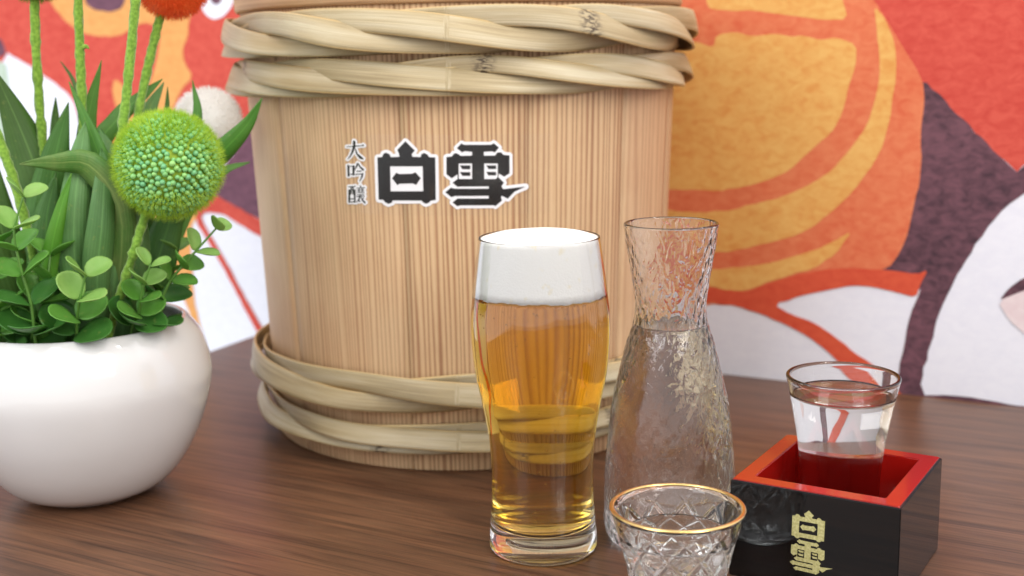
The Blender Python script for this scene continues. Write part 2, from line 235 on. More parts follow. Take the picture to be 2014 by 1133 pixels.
SMALL = [[[(-63.6,212.1),(-63.0,212.1),(-62.2,211.4),(-62.5,208.9),(-58.0,209.2),(-58.0,209.3),(-57.7,209.3),(-57.0,209.7),(-56.7,209.7),(-56.4,209.5),(-56.4,209.2),(-56.1,209.1),(-56.5,208.7),(-59.7,208.6),(-59.7,208.5),(-62.7,208.3),(-62.7,207.8),(-62.6,207.8),(-62.5,207.1),(-62.0,206.6),(-62.0,206.1),(-61.6,205.6),(-61.6,205.2),(-61.2,204.7),(-61.2,204.2),(-60.5,203.6),(-60.1,203.6),(-59.4,202.8),(-59.1,202.8),(-58.4,202.0),(-58.1,202.0),(-57.3,201.2),(-57.0,201.2),(-57.4,200.5),(-57.7,200.3),(-57.7,200.5),(-60.0,201.0),(-60.1,201.4),(-60.6,201.7),(-60.5,201.9),(-61.3,202.6),(-61.3,202.9),(-61.7,203.1),(-61.7,203.4),(-62.0,203.6),(-62.2,204.0),(-62.3,204.8),(-62.4,204.8),(-62.4,205.2),(-62.6,205.2),(-62.5,205.7),(-62.7,205.7),(-62.7,206.1),(-62.8,206.1),(-62.8,206.5),(-63.0,206.5),(-62.9,207.1),(-63.3,207.1),(-63.3,206.7),(-63.4,206.7),(-64.2,204.6),(-64.7,204.2),(-64.7,203.9),(-65.0,203.8),(-65.0,203.5),(-65.5,203.1),(-66.1,202.1),(-67.8,200.7),(-68.1,200.7),(-68.6,200.2),(-68.9,200.3),(-68.4,200.7),(-68.4,201.0),(-67.9,201.3),(-67.9,201.5),(-67.4,201.8),(-67.4,202.1),(-67.0,202.2),(-67.0,202.5),(-66.9,202.5),(-66.9,202.8),(-66.3,203.3),(-66.3,203.8),(-66.2,203.8),(-66.1,204.0),(-65.8,204.3),(-65.8,204.7),(-65.4,205.0),(-65.4,205.4),(-65.3,205.4),(-65.2,206.0),(-65.1,206.0),(-65.0,206.5),(-64.9,206.5),(-64.8,206.9),(-64.7,206.9),(-64.3,208.3),(-64.5,208.2),(-69.0,208.0),(-69.0,208.4),(-64.1,208.7),(-64.0,211.6),(-63.8,211.6)]],[[(-61.8,198.4),(-61.2,198.4),(-61.2,198.2),(-60.6,198.1),(-60.8,197.8),(-60.0,197.2),(-60.0,196.9),(-59.4,196.5),(-59.4,196.2),(-59.0,195.8),(-58.7,195.8),(-58.3,195.3),(-57.9,195.3),(-57.5,194.7),(-57.2,194.7),(-56.9,194.3),(-58.0,193.4),(-58.8,194.0),(-58.8,194.3),(-60.1,195.4),(-60.1,195.6),(-60.3,195.6),(-60.2,195.9),(-60.4,195.9),(-60.4,196.2),(-60.5,196.2),(-60.5,196.5),(-60.7,196.5),(-60.7,196.7),(-61.1,197.3),(-61.1,197.0),(-61.3,197.0),(-61.3,196.7),(-61.8,196.2),(-62.0,195.5),(-63.2,194.5),(-63.2,194.2),(-63.8,193.8),(-64.2,190.5),(-64.3,190.5),(-65.5,190.5),(-65.4,191.0),(-67.4,191.0),(-67.4,190.8),(-67.7,190.8),(-67.8,189.7),(-69.1,189.7),(-68.9,196.0),(-69.2,196.1),(-69.2,196.6),(-68.8,196.6),(-68.5,196.9),(-68.0,196.9),(-68.0,197.0),(-67.7,197.0),(-67.6,196.3),(-65.1,196.5),(-65.1,196.6),(-63.7,196.8),(-63.8,194.5),(-63.6,194.5),(-63.6,194.9),(-63.5,194.9),(-63.4,195.2),(-63.3,195.2),(-63.3,195.5),(-62.8,196.0),(-62.7,196.4),(-62.6,196.4),(-62.2,197.7),(-61.9,197.9)],[(-66.9,195.9),(-67.4,195.8),(-67.7,191.4),(-66.0,191.5),(-65.4,191.6),(-65.2,196.0)],[(-58.1,192.4),(-57.8,192.3),(-57.8,191.9),(-57.7,191.9),(-58.1,190.1),(-58.2,190.1),(-58.3,189.4),(-59.1,188.7),(-59.4,188.0),(-59.9,187.7),(-60.2,187.0),(-60.9,186.8),(-60.7,187.7),(-60.2,188.2),(-60.2,188.6),(-60.0,188.6),(-59.5,189.8),(-59.1,191.3),(-63.7,190.8),(-63.6,191.5),(-58.9,191.8),(-58.7,192.1),(-58.4,192.1)],[(-60.2,193.7),(-59.1,193.7),(-59.2,192.9),(-61.3,192.9),(-62.5,192.9),(-62.4,193.5),(-60.2,193.6)]],[[(-64.0,184.3),(-63.6,184.3),(-63.5,183.6),(-65.1,183.4),(-65.2,181.9),(-63.8,181.8),(-64.2,173.6),(-65.4,173.6),(-65.4,173.8),(-69.1,173.4),(-69.5,173.4),(-69.0,181.7),(-67.3,181.7),(-67.3,183.2),(-68.9,183.0),(-69.0,183.6),(-64.1,184.0)],[(-60.0,179.1),(-57.9,179.2),(-58.0,178.6),(-60.2,178.6),(-60.3,177.9),(-60.0,177.9),(-60.0,178.0),(-57.5,178.1),(-57.5,177.5),(-60.1,177.5),(-60.1,177.3),(-59.9,177.3),(-59.9,177.1),(-59.8,177.1),(-59.8,176.8),(-59.5,176.7),(-59.3,176.3),(-58.4,177.1),(-58.0,177.0),(-58.1,176.7),(-58.2,176.7),(-58.2,176.4),(-58.4,176.4),(-58.4,176.1),(-58.7,176.0),(-58.9,175.6),(-56.8,174.0),(-57.5,173.3),(-57.8,173.2),(-59.7,175.0),(-59.7,175.4),(-60.0,175.7),(-60.1,176.4),(-60.3,176.4),(-60.2,176.8),(-60.7,177.3),(-61.5,174.5),(-60.2,174.7),(-60.1,174.4),(-62.1,174.1),(-62.1,174.8),(-62.3,174.8),(-63.4,173.6),(-63.8,173.6),(-63.7,174.0),(-63.4,174.2),(-63.4,174.5),(-62.7,175.0),(-62.5,175.6),(-62.2,175.8),(-62.2,176.0),(-62.0,176.0),(-62.2,176.4),(-61.7,176.6),(-61.7,177.2),(-61.5,177.2),(-61.5,177.3),(-63.4,177.2),(-63.4,177.8),(-61.3,177.9),(-61.3,178.1),(-61.1,178.1),(-61.1,178.6),(-62.9,178.4),(-62.8,178.9),(-60.0,179.0)],[(-60.3,184.8),(-60.0,184.7),(-60.0,184.4),(-59.8,184.4),(-59.9,184.1),(-59.4,183.6),(-59.4,183.4),(-59.9,183.4),(-59.9,183.3),(-60.4,183.3),(-60.4,183.1),(-57.9,183.3),(-57.4,183.8),(-57.1,183.1),(-57.0,183.1),(-57.0,182.9),(-57.6,182.9),(-57.6,182.8),(-58.5,182.8),(-58.6,181.9),(-57.8,182.0),(-57.8,181.4),(-58.6,181.4),(-58.6,180.4),(-57.4,180.5),(-57.4,180.0),(-59.0,180.0),(-59.0,179.9),(-59.3,179.9),(-62.9,179.8),(-62.9,179.6),(-63.3,179.6),(-63.2,180.2),(-61.8,180.2),(-61.7,181.3),(-62.7,181.1),(-62.7,181.7),(-61.7,181.7),(-61.7,182.6),(-63.1,182.4),(-63.1,182.9),(-60.5,183.1),(-60.6,184.5),(-60.8,184.6),(-60.3,184.7)],[(-66.6,181.3),(-66.7,181.3),(-66.8,179.4),(-67.0,179.4),(-67.2,178.8),(-67.5,178.6),(-67.5,178.4),(-67.9,178.1),(-68.0,176.1),(-66.4,176.2),(-65.2,176.4),(-65.1,178.3),(-66.2,178.8),(-66.1,181.3)],[(-65.9,175.8),(-66.1,175.6),(-68.0,175.6),(-68.3,174.2),(-67.6,174.2),(-65.3,174.4),(-65.2,175.8)],[(-60.8,181.3),(-61.0,181.3),(-61.0,180.2),(-60.8,180.4),(-59.7,180.4),(-59.4,180.4),(-59.4,181.4)],[(-59.5,182.7),(-59.6,182.6),(-60.9,182.6),(-60.9,181.7),(-60.8,181.7),(-59.3,181.9),(-59.3,182.8)],[(-66.3,183.3),(-66.4,183.3),(-66.5,182.1),(-66.7,182.1),(-66.7,181.9),(-66.4,181.9),(-66.0,181.9),(-66.0,183.3)],[(-65.1,181.4),(-65.3,181.3),(-65.4,178.8),(-65.2,178.9),(-65.1,178.9)],[(-67.5,181.1),(-67.7,181.1),(-67.8,179.1),(-67.7,179.1)]]]
TAPE_Q = [(-72.3,216.4),(60.1,214.4),(59.6,165.4),(-75.4,166.9)]
BLADES = [(85,0,[(-269,735,103),(-277,735,163),(-290,735,215),(-304,730,261)]),(70,1,[(-271,730,104),(-278,725,158),(-270,722,201),(-259,725,239)]),(42,2,[(-257,735,102),(-255,735,172),(-253,735,221),(-241,735,263)]),(36,3,[(-238,712,107),(-230,712,171),(-240,712,212),(-254,715,251)]),(44,4,[(-236,705,109),(-225,700,173),(-239,697,203),(-258,693,206),(-277,690,206)]),(30,2,[(-260,745,100),(-256,750,198),(-241,755,227),(-226,760,241),(-214,765,251)]),(42,5,[(-253,760,97),(-242,765,174),(-228,770,225),(-216,775,249)]),(14,0,[(-243,760,97),(-223,770,189),(-216,775,227),(-214,775,246)]),(24,3,[(-236,750,99),(-206,750,191),(-191,752,226),(-193,755,250)]),(36,3,[(-232,745,100),(-199,745,185),(-174,745,208),(-159,745,223),(-149,745,239)]),(20,2,[(-235,760,96),(-200,765,177),(-181,770,193),(-165,775,198)]),(24,0,[(-285,760,97),(-286,765,175),(-283,765,220),(-281,765,241)]),(50,6,[(-251,700,107),(-253,697,147),(-251,697,177),(-247,705,211),(-245,710,228)]),(42,6,[(-242,695,108),(-239,692,142),(-234,692,171),(-233,700,199),(-237,710,213)]),(100,6,[(-238,702,103),(-233,702,134),(-230,705,169),(-234,712,201),(-240,720,224)]),(24,7,[(-273,692,112),(-264,690,154),(-256,690,180),(-249,692,200)]),(60,1,[(-275,715,104),(-275,712,142),(-274,715,172),(-268,720,198)]),(60,1,[(-229,735,99),(-218,735,137),(-208,740,167),(-195,740,198)]),(60,0,[(-296,730,101),(-307,735,141),(-311,735,179),(-312,735,216)]),(55,1,[(-245,745,97),(-235,745,138),(-231,750,169),(-233,755,201)]),(70,0,[(-297,710,102),(-305,705,140),(-312,705,174),(-316,700,204)]),(10,0,[(-279,770,95),(-272,780,206),(-275,785,246),(-285,790,263)])]
SPRIGS = [[(-270,672,105),(-269,668,129),(-272,665,153),(-273,664,171),(-266,664,191)],[(-248,676,107),(-245,670,119),(-240,664,133),(-235,662,147)],[(-221,690,109),(-214,684,121),(-210,680,134),(-204,679,149)],[(-212,700,109),(-201,700,133),(-188,700,148),(-171,702,166)],[(-299,685,99),(-293,680,115),(-292,680,139),(-291,680,162)],[(-280,690,101),(-272,685,120),(-266,685,137),(-264,690,154)],[(-219,735,102),(-213,740,126),(-208,745,144),(-208,745,163)]]

# ------------------------------------------------------------------ materials
def mat_paint(name, rgb, rgb2, contrast=1.0):
    m = material(name, lin(*rgb), 0.75); n = N(m)
    v = n.coord('Object')
    a = n.noise(n.coord('Object', (1, 1, 1.6)), 95, 6, 0.62, 0.6)
    b = n.noise(v, 14, 3)
    f = n.math('ADD', n.math('MULTIPLY', a, 0.75), n.math('MULTIPLY', b, 0.25))
    col = n.ramp(f, [(0.36, lin(*rgb2)), (0.60, lin(*rgb))])
    n.set('Base Color', col)
    weave = n.noise(v, 900, 2)
    n.set('Normal', n.bump(weave, 0.25, 0.0004))
    return m
PAINT = {
    'red': mat_paint('red_print', (208, 84, 68), (192, 60, 48)),
    'purple': mat_paint('purple_print', (112, 72, 84), (62, 38, 50)),
    'violet': mat_paint('violet_print', (116, 74, 92), (92, 56, 74)),
    'orange': mat_paint('orange_print', (220, 126, 84), (210, 98, 62)),
    'amber': mat_paint('amber_print', (226, 166, 96), (220, 148, 80)),
    'yellow': mat_paint('yellow_print', (226, 178, 100), (216, 150, 74)),
    'vermilion': mat_paint('vermilion_print', (214, 88, 56), (202, 70, 44)),
    'sage': mat_paint('sage_print', (190, 205, 190), (176, 196, 176)),
    'blush': mat_paint('blush_print', (228, 214, 216), (220, 200, 204)),
    'white': mat_paint('white_print', (232, 234, 244), (226, 228, 240)),
}

def mat_table():
    m = material('walnut_laminate', lin(105, 70, 52), 0.33); n = N(m)
    a = n.noise(n.coord('Object', (2.0, 20, 2.0)), 2.0, 4, 0.55, 2.2)
    b = n.noise(n.coord('Object', (5, 330, 5)), 1.0, 7, 0.75, 0.25)
    d = n.noise(n.coord('Object', (9, 620, 9)), 1.0, 3, 0.6)
    c1 = n.ramp(a, [(0.32, lin(98, 74, 57)), (0.50, lin(124, 95, 72)), (0.68, lin(138, 107, 81))])
    c2 = n.mix(0.62, c1, n.ramp(b, [(0.30, lin(74, 56, 46)), (0.62, lin(160, 122, 98))]), 'OVERLAY')
    pores = n.ramp(d, [(0.40, (0.30, 0.26, 0.24, 1)), (0.47, (1, 1, 1, 1))])
    n.set('Base Color', n.mix(0.6, c2, pores, 'MULTIPLY'))
    n.set('Roughness', n.ramp(b, [(0.3, (0.40,) * 3 + (1,)), (0.7, (0.31,) * 3 + (1,))]))
    n.set('Normal', n.bump(d, 0.12, 0.0003))
    m.node_tree.nodes['Principled BSDF'].inputs['Specular IOR Level'].default_value = 0.38
    return m
TABLE = mat_table()

def mat_cedar(name, pale_lo, pale_hi):
    m = material(name, lin(205, 160, 120), 0.55); n = N(m)
    uvn = n.new('ShaderNodeTexCoord')
    sep = n.new('ShaderNodeSeparateXYZ'); n.link(uvn.outputs['UV'], sep.inputs[0])
    # ring lines: u in ring units, slightly wandering along the length
    comb = n.new('ShaderNodeCombineXYZ')
    n.link(n.math('MULTIPLY', sep.outputs[0], 0.23), comb.inputs[0]); n.link(n.math('MULTIPLY', sep.outputs[1], 0.22), comb.inputs[1])
    wander = n.noise(comb.outputs[0], 1.0, 3, 0.55)
    u = n.math('ADD', sep.outputs[0], n.math('MULTIPLY', wander, 4.5))
    fr = n.math('FRACT', u)
    col = n.ramp(fr, [(0.0, lin(154, 108, 76)), (0.14, lin(202, 166, 124)), (0.45, lin(220, 188, 146)), (0.70, lin(206, 170, 128)), (0.90, lin(174, 128, 92)), (1.0, lin(146, 100, 70))])
    comb2 = n.new('ShaderNodeCombineXYZ')
    n.link(n.math('MULTIPLY', sep.outputs[0], 0.06), comb2.inputs[0]); n.link(n.math('MULTIPLY', sep.outputs[1], 2.0), comb2.inputs[1])
    tint = n.noise(comb2.outputs[0], 1.0, 2)
    pale = n.ramp(tint, [(0.38, lin(206, 168, 130)), (0.62, lin(220, 190, 150))])
    fade_c = n.new('ShaderNodeCombineXYZ')
    n.link(n.math('MULTIPLY', sep.outputs[0], 0.085), fade_c.inputs[0]); n.link(n.math('MULTIPLY', sep.outputs[1], 0.8), fade_c.inputs[1])
    fade = n.noise(fade_c.outputs[0], 1.0, 2)
    ff = n.ramp(fade, [(0.34, (pale_lo,) * 3 + (1,)), (0.64, (pale_hi,) * 3 + (1,))])
    colour = n.mix(ff, col, pale)
    fine_c = n.new('ShaderNodeCombineXYZ')
    n.link(n.math('MULTIPLY', sep.outputs[0], 9.0), fine_c.inputs[0]); n.link(n.math('MULTIPLY', sep.outputs[1], 16.0), fine_c.inputs[1])
    fine = n.noise(fine_c.outputs[0], 1.0, 4, 0.65)
    colour = n.mix(0.35, colour, n.ramp(fine, [(0.3, (0.35, 0.33, 0.32, 1)), (0.7, (0.62, 0.62, 0.62, 1))]), 'OVERLAY')
    n.set('Base Color', colour)
    hgt = n.ramp(fr, [(0.0, (0.7,) * 3 + (1,)), (0.12, (0.2,) * 3 + (1,)), (0.9, (0.6,) * 3 + (1,)), (1.0, (0.7,) * 3 + (1,))])
    n.set('Normal', n.bump(hgt, 0.35, 0.0005))
    return m
CEDAR = [mat_cedar('cedar_pale', 0.45, 0.75), mat_cedar('cedar_fine', 0.15, 0.45), mat_cedar('cedar_lined', 0.0, 0.25)]

def mat_lid():
    m = material('lid_wood', lin(208, 170, 128), 0.55); n = N(m)
    a = n.noise(n.coord('Object', (8, 8, 260)), 1.0, 4, 0.6, 0.5)
    n.set('Base Color', n.ramp(a, [(0.3, lin(172, 132, 94)), (0.65, lin(216, 180, 138))]))
    n.set('Normal', n.bump(a, 0.2, 0.0005))
    return m
LIDM = mat_lid()

def mat_bamboo():
    m = material('bamboo_skin', lin(190, 172, 130), 0.42); n = N(m)
    tc = n.new('ShaderNodeTexCoord'); sep = n.new('ShaderNodeSeparateXYZ'); n.link(tc.outputs['UV'], sep.inputs[0])
    def stretched(su, sv, det=4):
        cmb = n.new('ShaderNodeCombineXYZ')
        n.link(n.math('MULTIPLY', sep.outputs[0], su), cmb.inputs[0]); n.link(n.math('MULTIPLY', sep.outputs[1], sv), cmb.inputs[1])
        return n.noise(cmb.outputs[0], 1.0, det, 0.6)
    base = n.ramp(stretched(7, 1.2, 3), [(0.30, lin(156, 140, 106)), (0.48, lin(182, 167, 134)), (0.68, lin(200, 192, 168))])
    fib = n.ramp(stretched(9, 48, 5), [(0.30, (0.26, 0.23, 0.18, 1)), (0.66, (0.62, 0.61, 0.60, 1))])
    col = n.mix(0.75, base, fib, 'OVERLAY')
    # paler, warmer split edges of the strip
    e = n.math('ABSOLUTE', n.math('SUBTRACT', sep.outputs[1], 0.5))
    col = n.mix(n.ramp(e, [(0.43, (0, 0, 0, 1)), (0.49, (0.75, 0.75, 0.75, 1))]), col, lin(216, 184, 128))
    # nodes: dark scarred joint every so often
    fr = n.math('FRACT', n.math('MULTIPLY', sep.outputs[0], 1.9))
    dist = n.math('ABSOLUTE', n.math('SUBTRACT', fr, 0.5))
    ring = n.ramp(dist, [(0.0, (1, 1, 1, 1)), (0.006, (0.85,) * 3 + (1,)), (0.016, (0, 0, 0, 1))])
    scar = n.math('MULTIPLY', ring, n.ramp(stretched(240, 9, 4), [(0.44, (0, 0, 0, 1)), (0.56, (1, 1, 1, 1))]))
    col = n.mix(scar, col, lin(62, 46, 34))
    stain = n.ramp(stretched(34, 7, 5), [(0.62, (0, 0, 0, 1)), (0.74, (0.4, 0.4, 0.4, 1))])
    col = n.mix(stain, col, lin(128, 106, 66))
    oi = n.new('ShaderNodeObjectInfo')
    col = n.mix(0.5, col, n.ramp(oi.outputs['Random'], [(0.0, (0.40, 0.36, 0.28, 1)), (0.5, (0.52, 0.51, 0.48, 1)), (1.0, (0.60, 0.60, 0.58, 1))]), 'OVERLAY')
    n.set('Base Color', col)
    n.set('Normal', n.bump(n.math('ADD', stretched(8, 40), n.math('MULTIPLY', ring, 0.6)), 0.5, 0.0008))
    return m
BAMBOO = mat_bamboo()

def mat_glass(name, ior=1.5, color=(1, 1, 1, 1)):
    m = bpy.data.materials.new(name); m.use_nodes = True; t = m.node_tree
    t.nodes.remove(t.nodes['Principled BSDF'])
    g = t.nodes.new('ShaderNodeBsdfGlass'); g.inputs['IOR'].default_value = ior
    g.inputs['Color'].default_value = color; g.inputs['Roughness'].default_value = 0.0
    t.links.new(g.outputs[0], t.nodes['Material Output'].inputs['Surface'])
    return m, g
GLASS, _ = mat_glass('clear_glass', 1.5, (0.996, 0.998, 0.997, 1))
BUBBLE, _ = mat_glass('gas_bubble', 0.75)
SAKE, _ = mat_glass('clear_sake', 1.345, (0.998, 0.998, 0.995, 1))
HAMMER, hg = mat_glass('hammered_glass', 1.5, (0.997, 0.997, 0.997, 1))
nh = N(HAMMER)
hv = nh.coord('Object', (1, 1, 0.55))
hn = nh.math('ADD', nh.noise(hv, 190, 0.6, 0.4, 1.9), nh.math('MULTIPLY', nh.noise(hv, 120, 1, 0.4, 0.5), 0.8))
patch = nh.ramp(nh.noise(nh.coord('Object', (1, 1, 0.7), (0, 0, 0.6)), 24, 1), [(0.34, (0.22, 0.22, 0.22, 1)), (0.52, (1, 1, 1, 1))])
nh.link(nh.bump(nh.math('MULTIPLY', hn, patch), 0.75, 0.0011), hg.inputs['Normal'])
BEER, bgn = mat_glass('amber_beer', 1.335, (1, 1, 1, 1))
va = BEER.node_tree.nodes.new('ShaderNodeVolumeAbsorption')
va.inputs['Color'].default_value = (0.93, 0.765, 0.0, 1); va.inputs['Density'].default_value = 50
BEER.node_tree.links.new(va.outputs[0], BEER.node_tree.nodes['Material Output'].inputs['Volume'])

FOAM = material('beer_foam', (0.90, 0.875, 0.83, 1), 0.7, Subsurface_Weight=0.0)
nf = N(FOAM)
vo = nf.new('ShaderNodeTexVoronoi', Scale=900.0); nf.link(nf.coord('Object'), vo.inputs['Vector'])
nf.set('Normal', nf.bump(nf.math('ADD', vo.outputs['Distance'], nf.noise(nf.coord('Object'), 420, 3)), 0.22, 0.0004))
spots = nf.noise(nf.coord('Object'), 150, 2, 0.5)
nf.set('Base Color', nf.ramp(spots, [(0.62, (0.965, 0.945, 0.91, 1)), (0.74, (0.93, 0.86, 0.70, 1))]))

CERAMIC = material('white_ceramic', (0.74, 0.735, 0.73, 1), 0.10, Coat_Weight=0.5, Coat_Roughness=0.04)
cn = N(CERAMIC); cn.set('Normal', cn.bump(cn.noise(cn.coord('Object'), 22, 3, 0.5), 0.10, 0.004))
SOIL = material('dark_moss', lin(40, 44, 26), 0.95)
BLACK = material('black_lacquer', lin(9, 9, 10), 0.05)
RED = material('red_lacquer', lin(168, 22, 16), 0.16, Coat_Weight=0.5, Coat_Roughness=0.05)
GILT = material('pale_gold_print', lin(196, 190, 128), 0.5)
gn = N(GILT); gn.set('Base Color', gn.ramp(gn.noise(gn.coord('Object'), 900, 3), [(0.35, lin(176, 170, 108)), (0.65, lin(208, 202, 146))]))
GOLD = material('gold_rim', (0.90, 0.63, 0.26, 1), 0.2, Metallic=1.0)
PRINTW = material('white_vinyl', (0.93, 0.92, 0.94, 1), 0.4)
PRINTK = material('black_ink', lin(14, 13, 14), 0.4)
pn = N(PRINTK); pn.set('Base Color', pn.ramp(pn.noise(pn.coord('Object', (60, 60, 9)), 1.0, 4, 0.7), [(0.60, lin(15, 14, 15)), (0.80, lin(84, 62, 42))]))
TAPE = bpy.data.materials.new('clear_tape'); TAPE.use_nodes = True
tt = TAPE.node_tree; tt.nodes.remove(tt.nodes['Principled BSDF'])
tr = tt.nodes.new('ShaderNodeBsdfTransparent'); gl = tt.nodes.new('ShaderNodeBsdfGlossy'); gl.inputs['Roughness'].default_value = 0.14
mx = tt.nodes.new('ShaderNodeMixShader'); mx.inputs[0].default_value = 0.03
tt.links.new(tr.outputs[0], mx.inputs[1]); tt.links.new(gl.outputs[0], mx.inputs[2]); tt.links.new(mx.outputs[0], tt.nodes['Material Output'].inputs['Surface'])

def mat_leaf(name, c1, c2, rough=0.45, trans=0.25):
    m = material(name, lin(*c1), rough); n = N(m)
    f = n.noise(n.coord('Object', (1, 1, 0.5)), 60, 4, 0.6)
    col = n.ramp(f, [(0.35, lin(*c1)), (0.65, lin(*c2))])
    oi = n.new('ShaderNodeObjectInfo')
    if 'fuzz' not in name:
        col = n.mix(n.math('MULTIPLY', oi.outputs['Random'], 0.38), col, lin(*[int(q * f_) for q, f_ in zip(c1, (0.62, 0.72, 0.55))]))
        blot = n.noise(n.coord('Object'), 240, 3, 0.6)
        col = n.mix(n.ramp(blot, [(0.62, (0, 0, 0, 1)), (0.72, (0.35, 0.35, 0.35, 1))]), col, lin(164, 176, 92))
    if name.endswith('blade'):                       # parallel veins along the blade
        tc = n.new('ShaderNodeTexCoord'); sp = n.new('ShaderNodeSeparateXYZ'); n.link(tc.outputs['UV'], sp.inputs[0])
        vein = n.math('ABSOLUTE', n.math('SINE', n.math('MULTIPLY', sp.outputs[0], 34.0)))
        mid = n.math('ABSOLUTE', n.math('SUBTRACT', sp.outputs[0], 0.5))
        col = n.mix(n.math('MULTIPLY', vein, 0.22), col, lin(*[int(q * 0.72) for q in c1]))
        col = n.mix(n.ramp(mid, [(0.0, (0.5,) * 3 + (1,)), (0.035, (0, 0, 0, 1))]), col, lin(*[min(255, int(q * 1.22)) for q in c2]))
        n.set('Normal', n.bump(vein, 0.25, 0.0004))
    n.set('Base Color', col)
    t = n.new('ShaderNodeBsdfTranslucent'); n.link(col, t.inputs['Color'])
    mix = n.new('ShaderNodeMixShader'); mix.inputs[0].default_value = trans
    n.link(n.b.outputs[0], mix.inputs[1]); n.link(t.outputs[0], mix.inputs[2])
    n.link(mix.outputs[0], n.t.nodes['Material Output'].inputs['Surface'])
    return m
LEAF = [mat_leaf('olive_blade', (88, 128, 58), (110, 150, 76)), mat_leaf('dark_blade', (80, 132, 58), (98, 150, 70)),
        mat_leaf('green_blade', (102, 158, 66), (122, 174, 84)), mat_leaf('bright_blade', (84, 146, 52), (104, 160, 64)),
        mat_leaf('yellow_green_blade', (96, 146, 64), (150, 168, 96)), mat_leaf('pale_blade', (104, 148, 82), (124, 164, 96)),
        mat_leaf('blue_green_blade', (100, 152, 84), (124, 172, 102)), mat_leaf('fresh_blade', (98, 164, 48), (112, 172, 60))]
ROUND = [mat_leaf('round_leaf_dark', (68, 128, 52), (86, 146, 62), 0.4), mat_leaf('round_leaf_green', (104, 168, 64), (122, 182, 80), 0.4),
         mat_leaf('round_leaf_young', (146, 194, 96), (170, 210, 118), 0.42)]
STEMG = material('sprig_stem', lin(96, 140, 60), 0.5)
FLOCK = material('green_flock', lin(124, 164, 52), 0.9, Sheen_Weight=0.4)
fn = N(FLOCK); fn.set('Base Color', fn.ramp(fn.noise(fn.coord('Object'), 500, 3), [(0.35, lin(104, 146, 40)), (0.65, lin(142, 184, 66))]))
def mat_fuzz(name, c1, c2):
    return mat_leaf(name, c1, c2, 0.8, 0.35)
FUZZ = {'green': mat_fuzz('lime_fuzz', (168, 204, 56), (196, 222, 84)), 'white': mat_fuzz('white_fuzz', (246, 244, 241), (252, 251, 249)),
        'orange': mat_fuzz('orange_fuzz', (232, 96, 36), (244, 124, 58)), 'olive': mat_fuzz('olive_fuzz', (110, 140, 50), (132, 160, 66)),
        'yellow': mat_fuzz('yellow_fuzz', (226, 190, 60), (238, 206, 90))}
BEAD = material('green_bead', lin(96, 156, 92), 0.4)
bn = N(BEAD)
gi = bn.new('ShaderNodeNewGeometry')
bn.set('Base Color', bn.ramp(gi.outputs['Random Per Island'], [(0.0, lin(112, 182, 128)), (0.4, lin(130, 192, 118)), (0.8, lin(152, 204, 116)), (1.0, lin(120, 182, 106))]))

# ------------------------------------------------------------------ setting: wall with printed mural, table
WA = math.radians(-28.82)
DU = Vector((math.cos(WA), math.sin(WA), 0)); WP = Vector((0.1767, 0.9764, 0))
# wall frame: local x along the wall, local z up, local -y towards the room
bm = bmesh.new()
bmesh.ops.create_cube(bm, size=1)
for v in bm.verts:
    v.co = Vector((-0.3 + v.co.x * 3.6, 0.03 + v.co.y * 0.06, 0.2 + v.co.z * 2.0))
wall = bmobj('wall', bm, PAINT['white'])
wall.location = WP; wall.rotation_euler = (0, 0, WA)
tag(wall, 'white fabric covered wall with a bold red, orange and purple printed mural', kind='structure')

rng = random.Random(11)
def ragged(poly, step=6.0, amp=0.9):
    """torn-paper edge: subdivide the outline and push the points about"""
    out = []
    for (x0, y0), (x1, y1) in zip(poly, poly[1:] + poly[:1]):
        L = math.hypot(x1 - x0, y1 - y0); k = max(1, min(60, int(L / step)))
        nx, ny = -(y1 - y0) / max(L, 1e-6), (x1 - x0) / max(L, 1e-6)
        for i in range(k):
            t = i / k; d = rng.uniform(-amp, amp) if i else 0
            out.append((x0 + (x1 - x0) * t + nx * d, y0 + (y1 - y0) * t + ny * d))
    return out
def round_poly(poly, it=1):
    for _ in range(it):
        q = []
        for a, b in zip(poly, poly[1:] + poly[:1]):
            if math.hypot(a[0]-b[0], a[1]-b[1]) < 6: q.append(((a[0]+b[0])/2, (a[1]+b[1])/2)); continue
            q.append((a[0] * .8 + b[0] * .2, a[1] * .8 + b[1] * .2)); q.append((a[0] * .2 + b[0] * .8, a[1] * .2 + b[1] * .8))
        poly = q
    return poly
for i, (colour, poly) in enumerate(MURAL):
    lvl = i if i < 10 else i - 9
    bm = fill([ragged(round_poly([(float(a), float(b)) for a, b in poly]))])
    for v in bm.verts:
        v.co = Vector((v.co.x / 1000, -0.0004 - 0.00006 * lvl, v.co.y / 1000))
    o = bmobj('printed_shape', bm, PAINT[colour], wall)
    o['label'] = {'red': 'coral red', 'purple': 'dark purple', 'violet': 'dusky violet', 'orange': 'orange', 'amber': 'amber', 'yellow': 'golden yellow',
                  'vermilion': 'vermilion branching', 'sage': 'pale sage', 'blush': 'pale blush', 'white': 'white'}[colour] + ' shape of the printed mural'

TA = math.radians(65.85)
DE = Vector((math.cos(TA), math.sin(TA), 0)); E0 = Vector((-0.2795, 1.0876, 0))
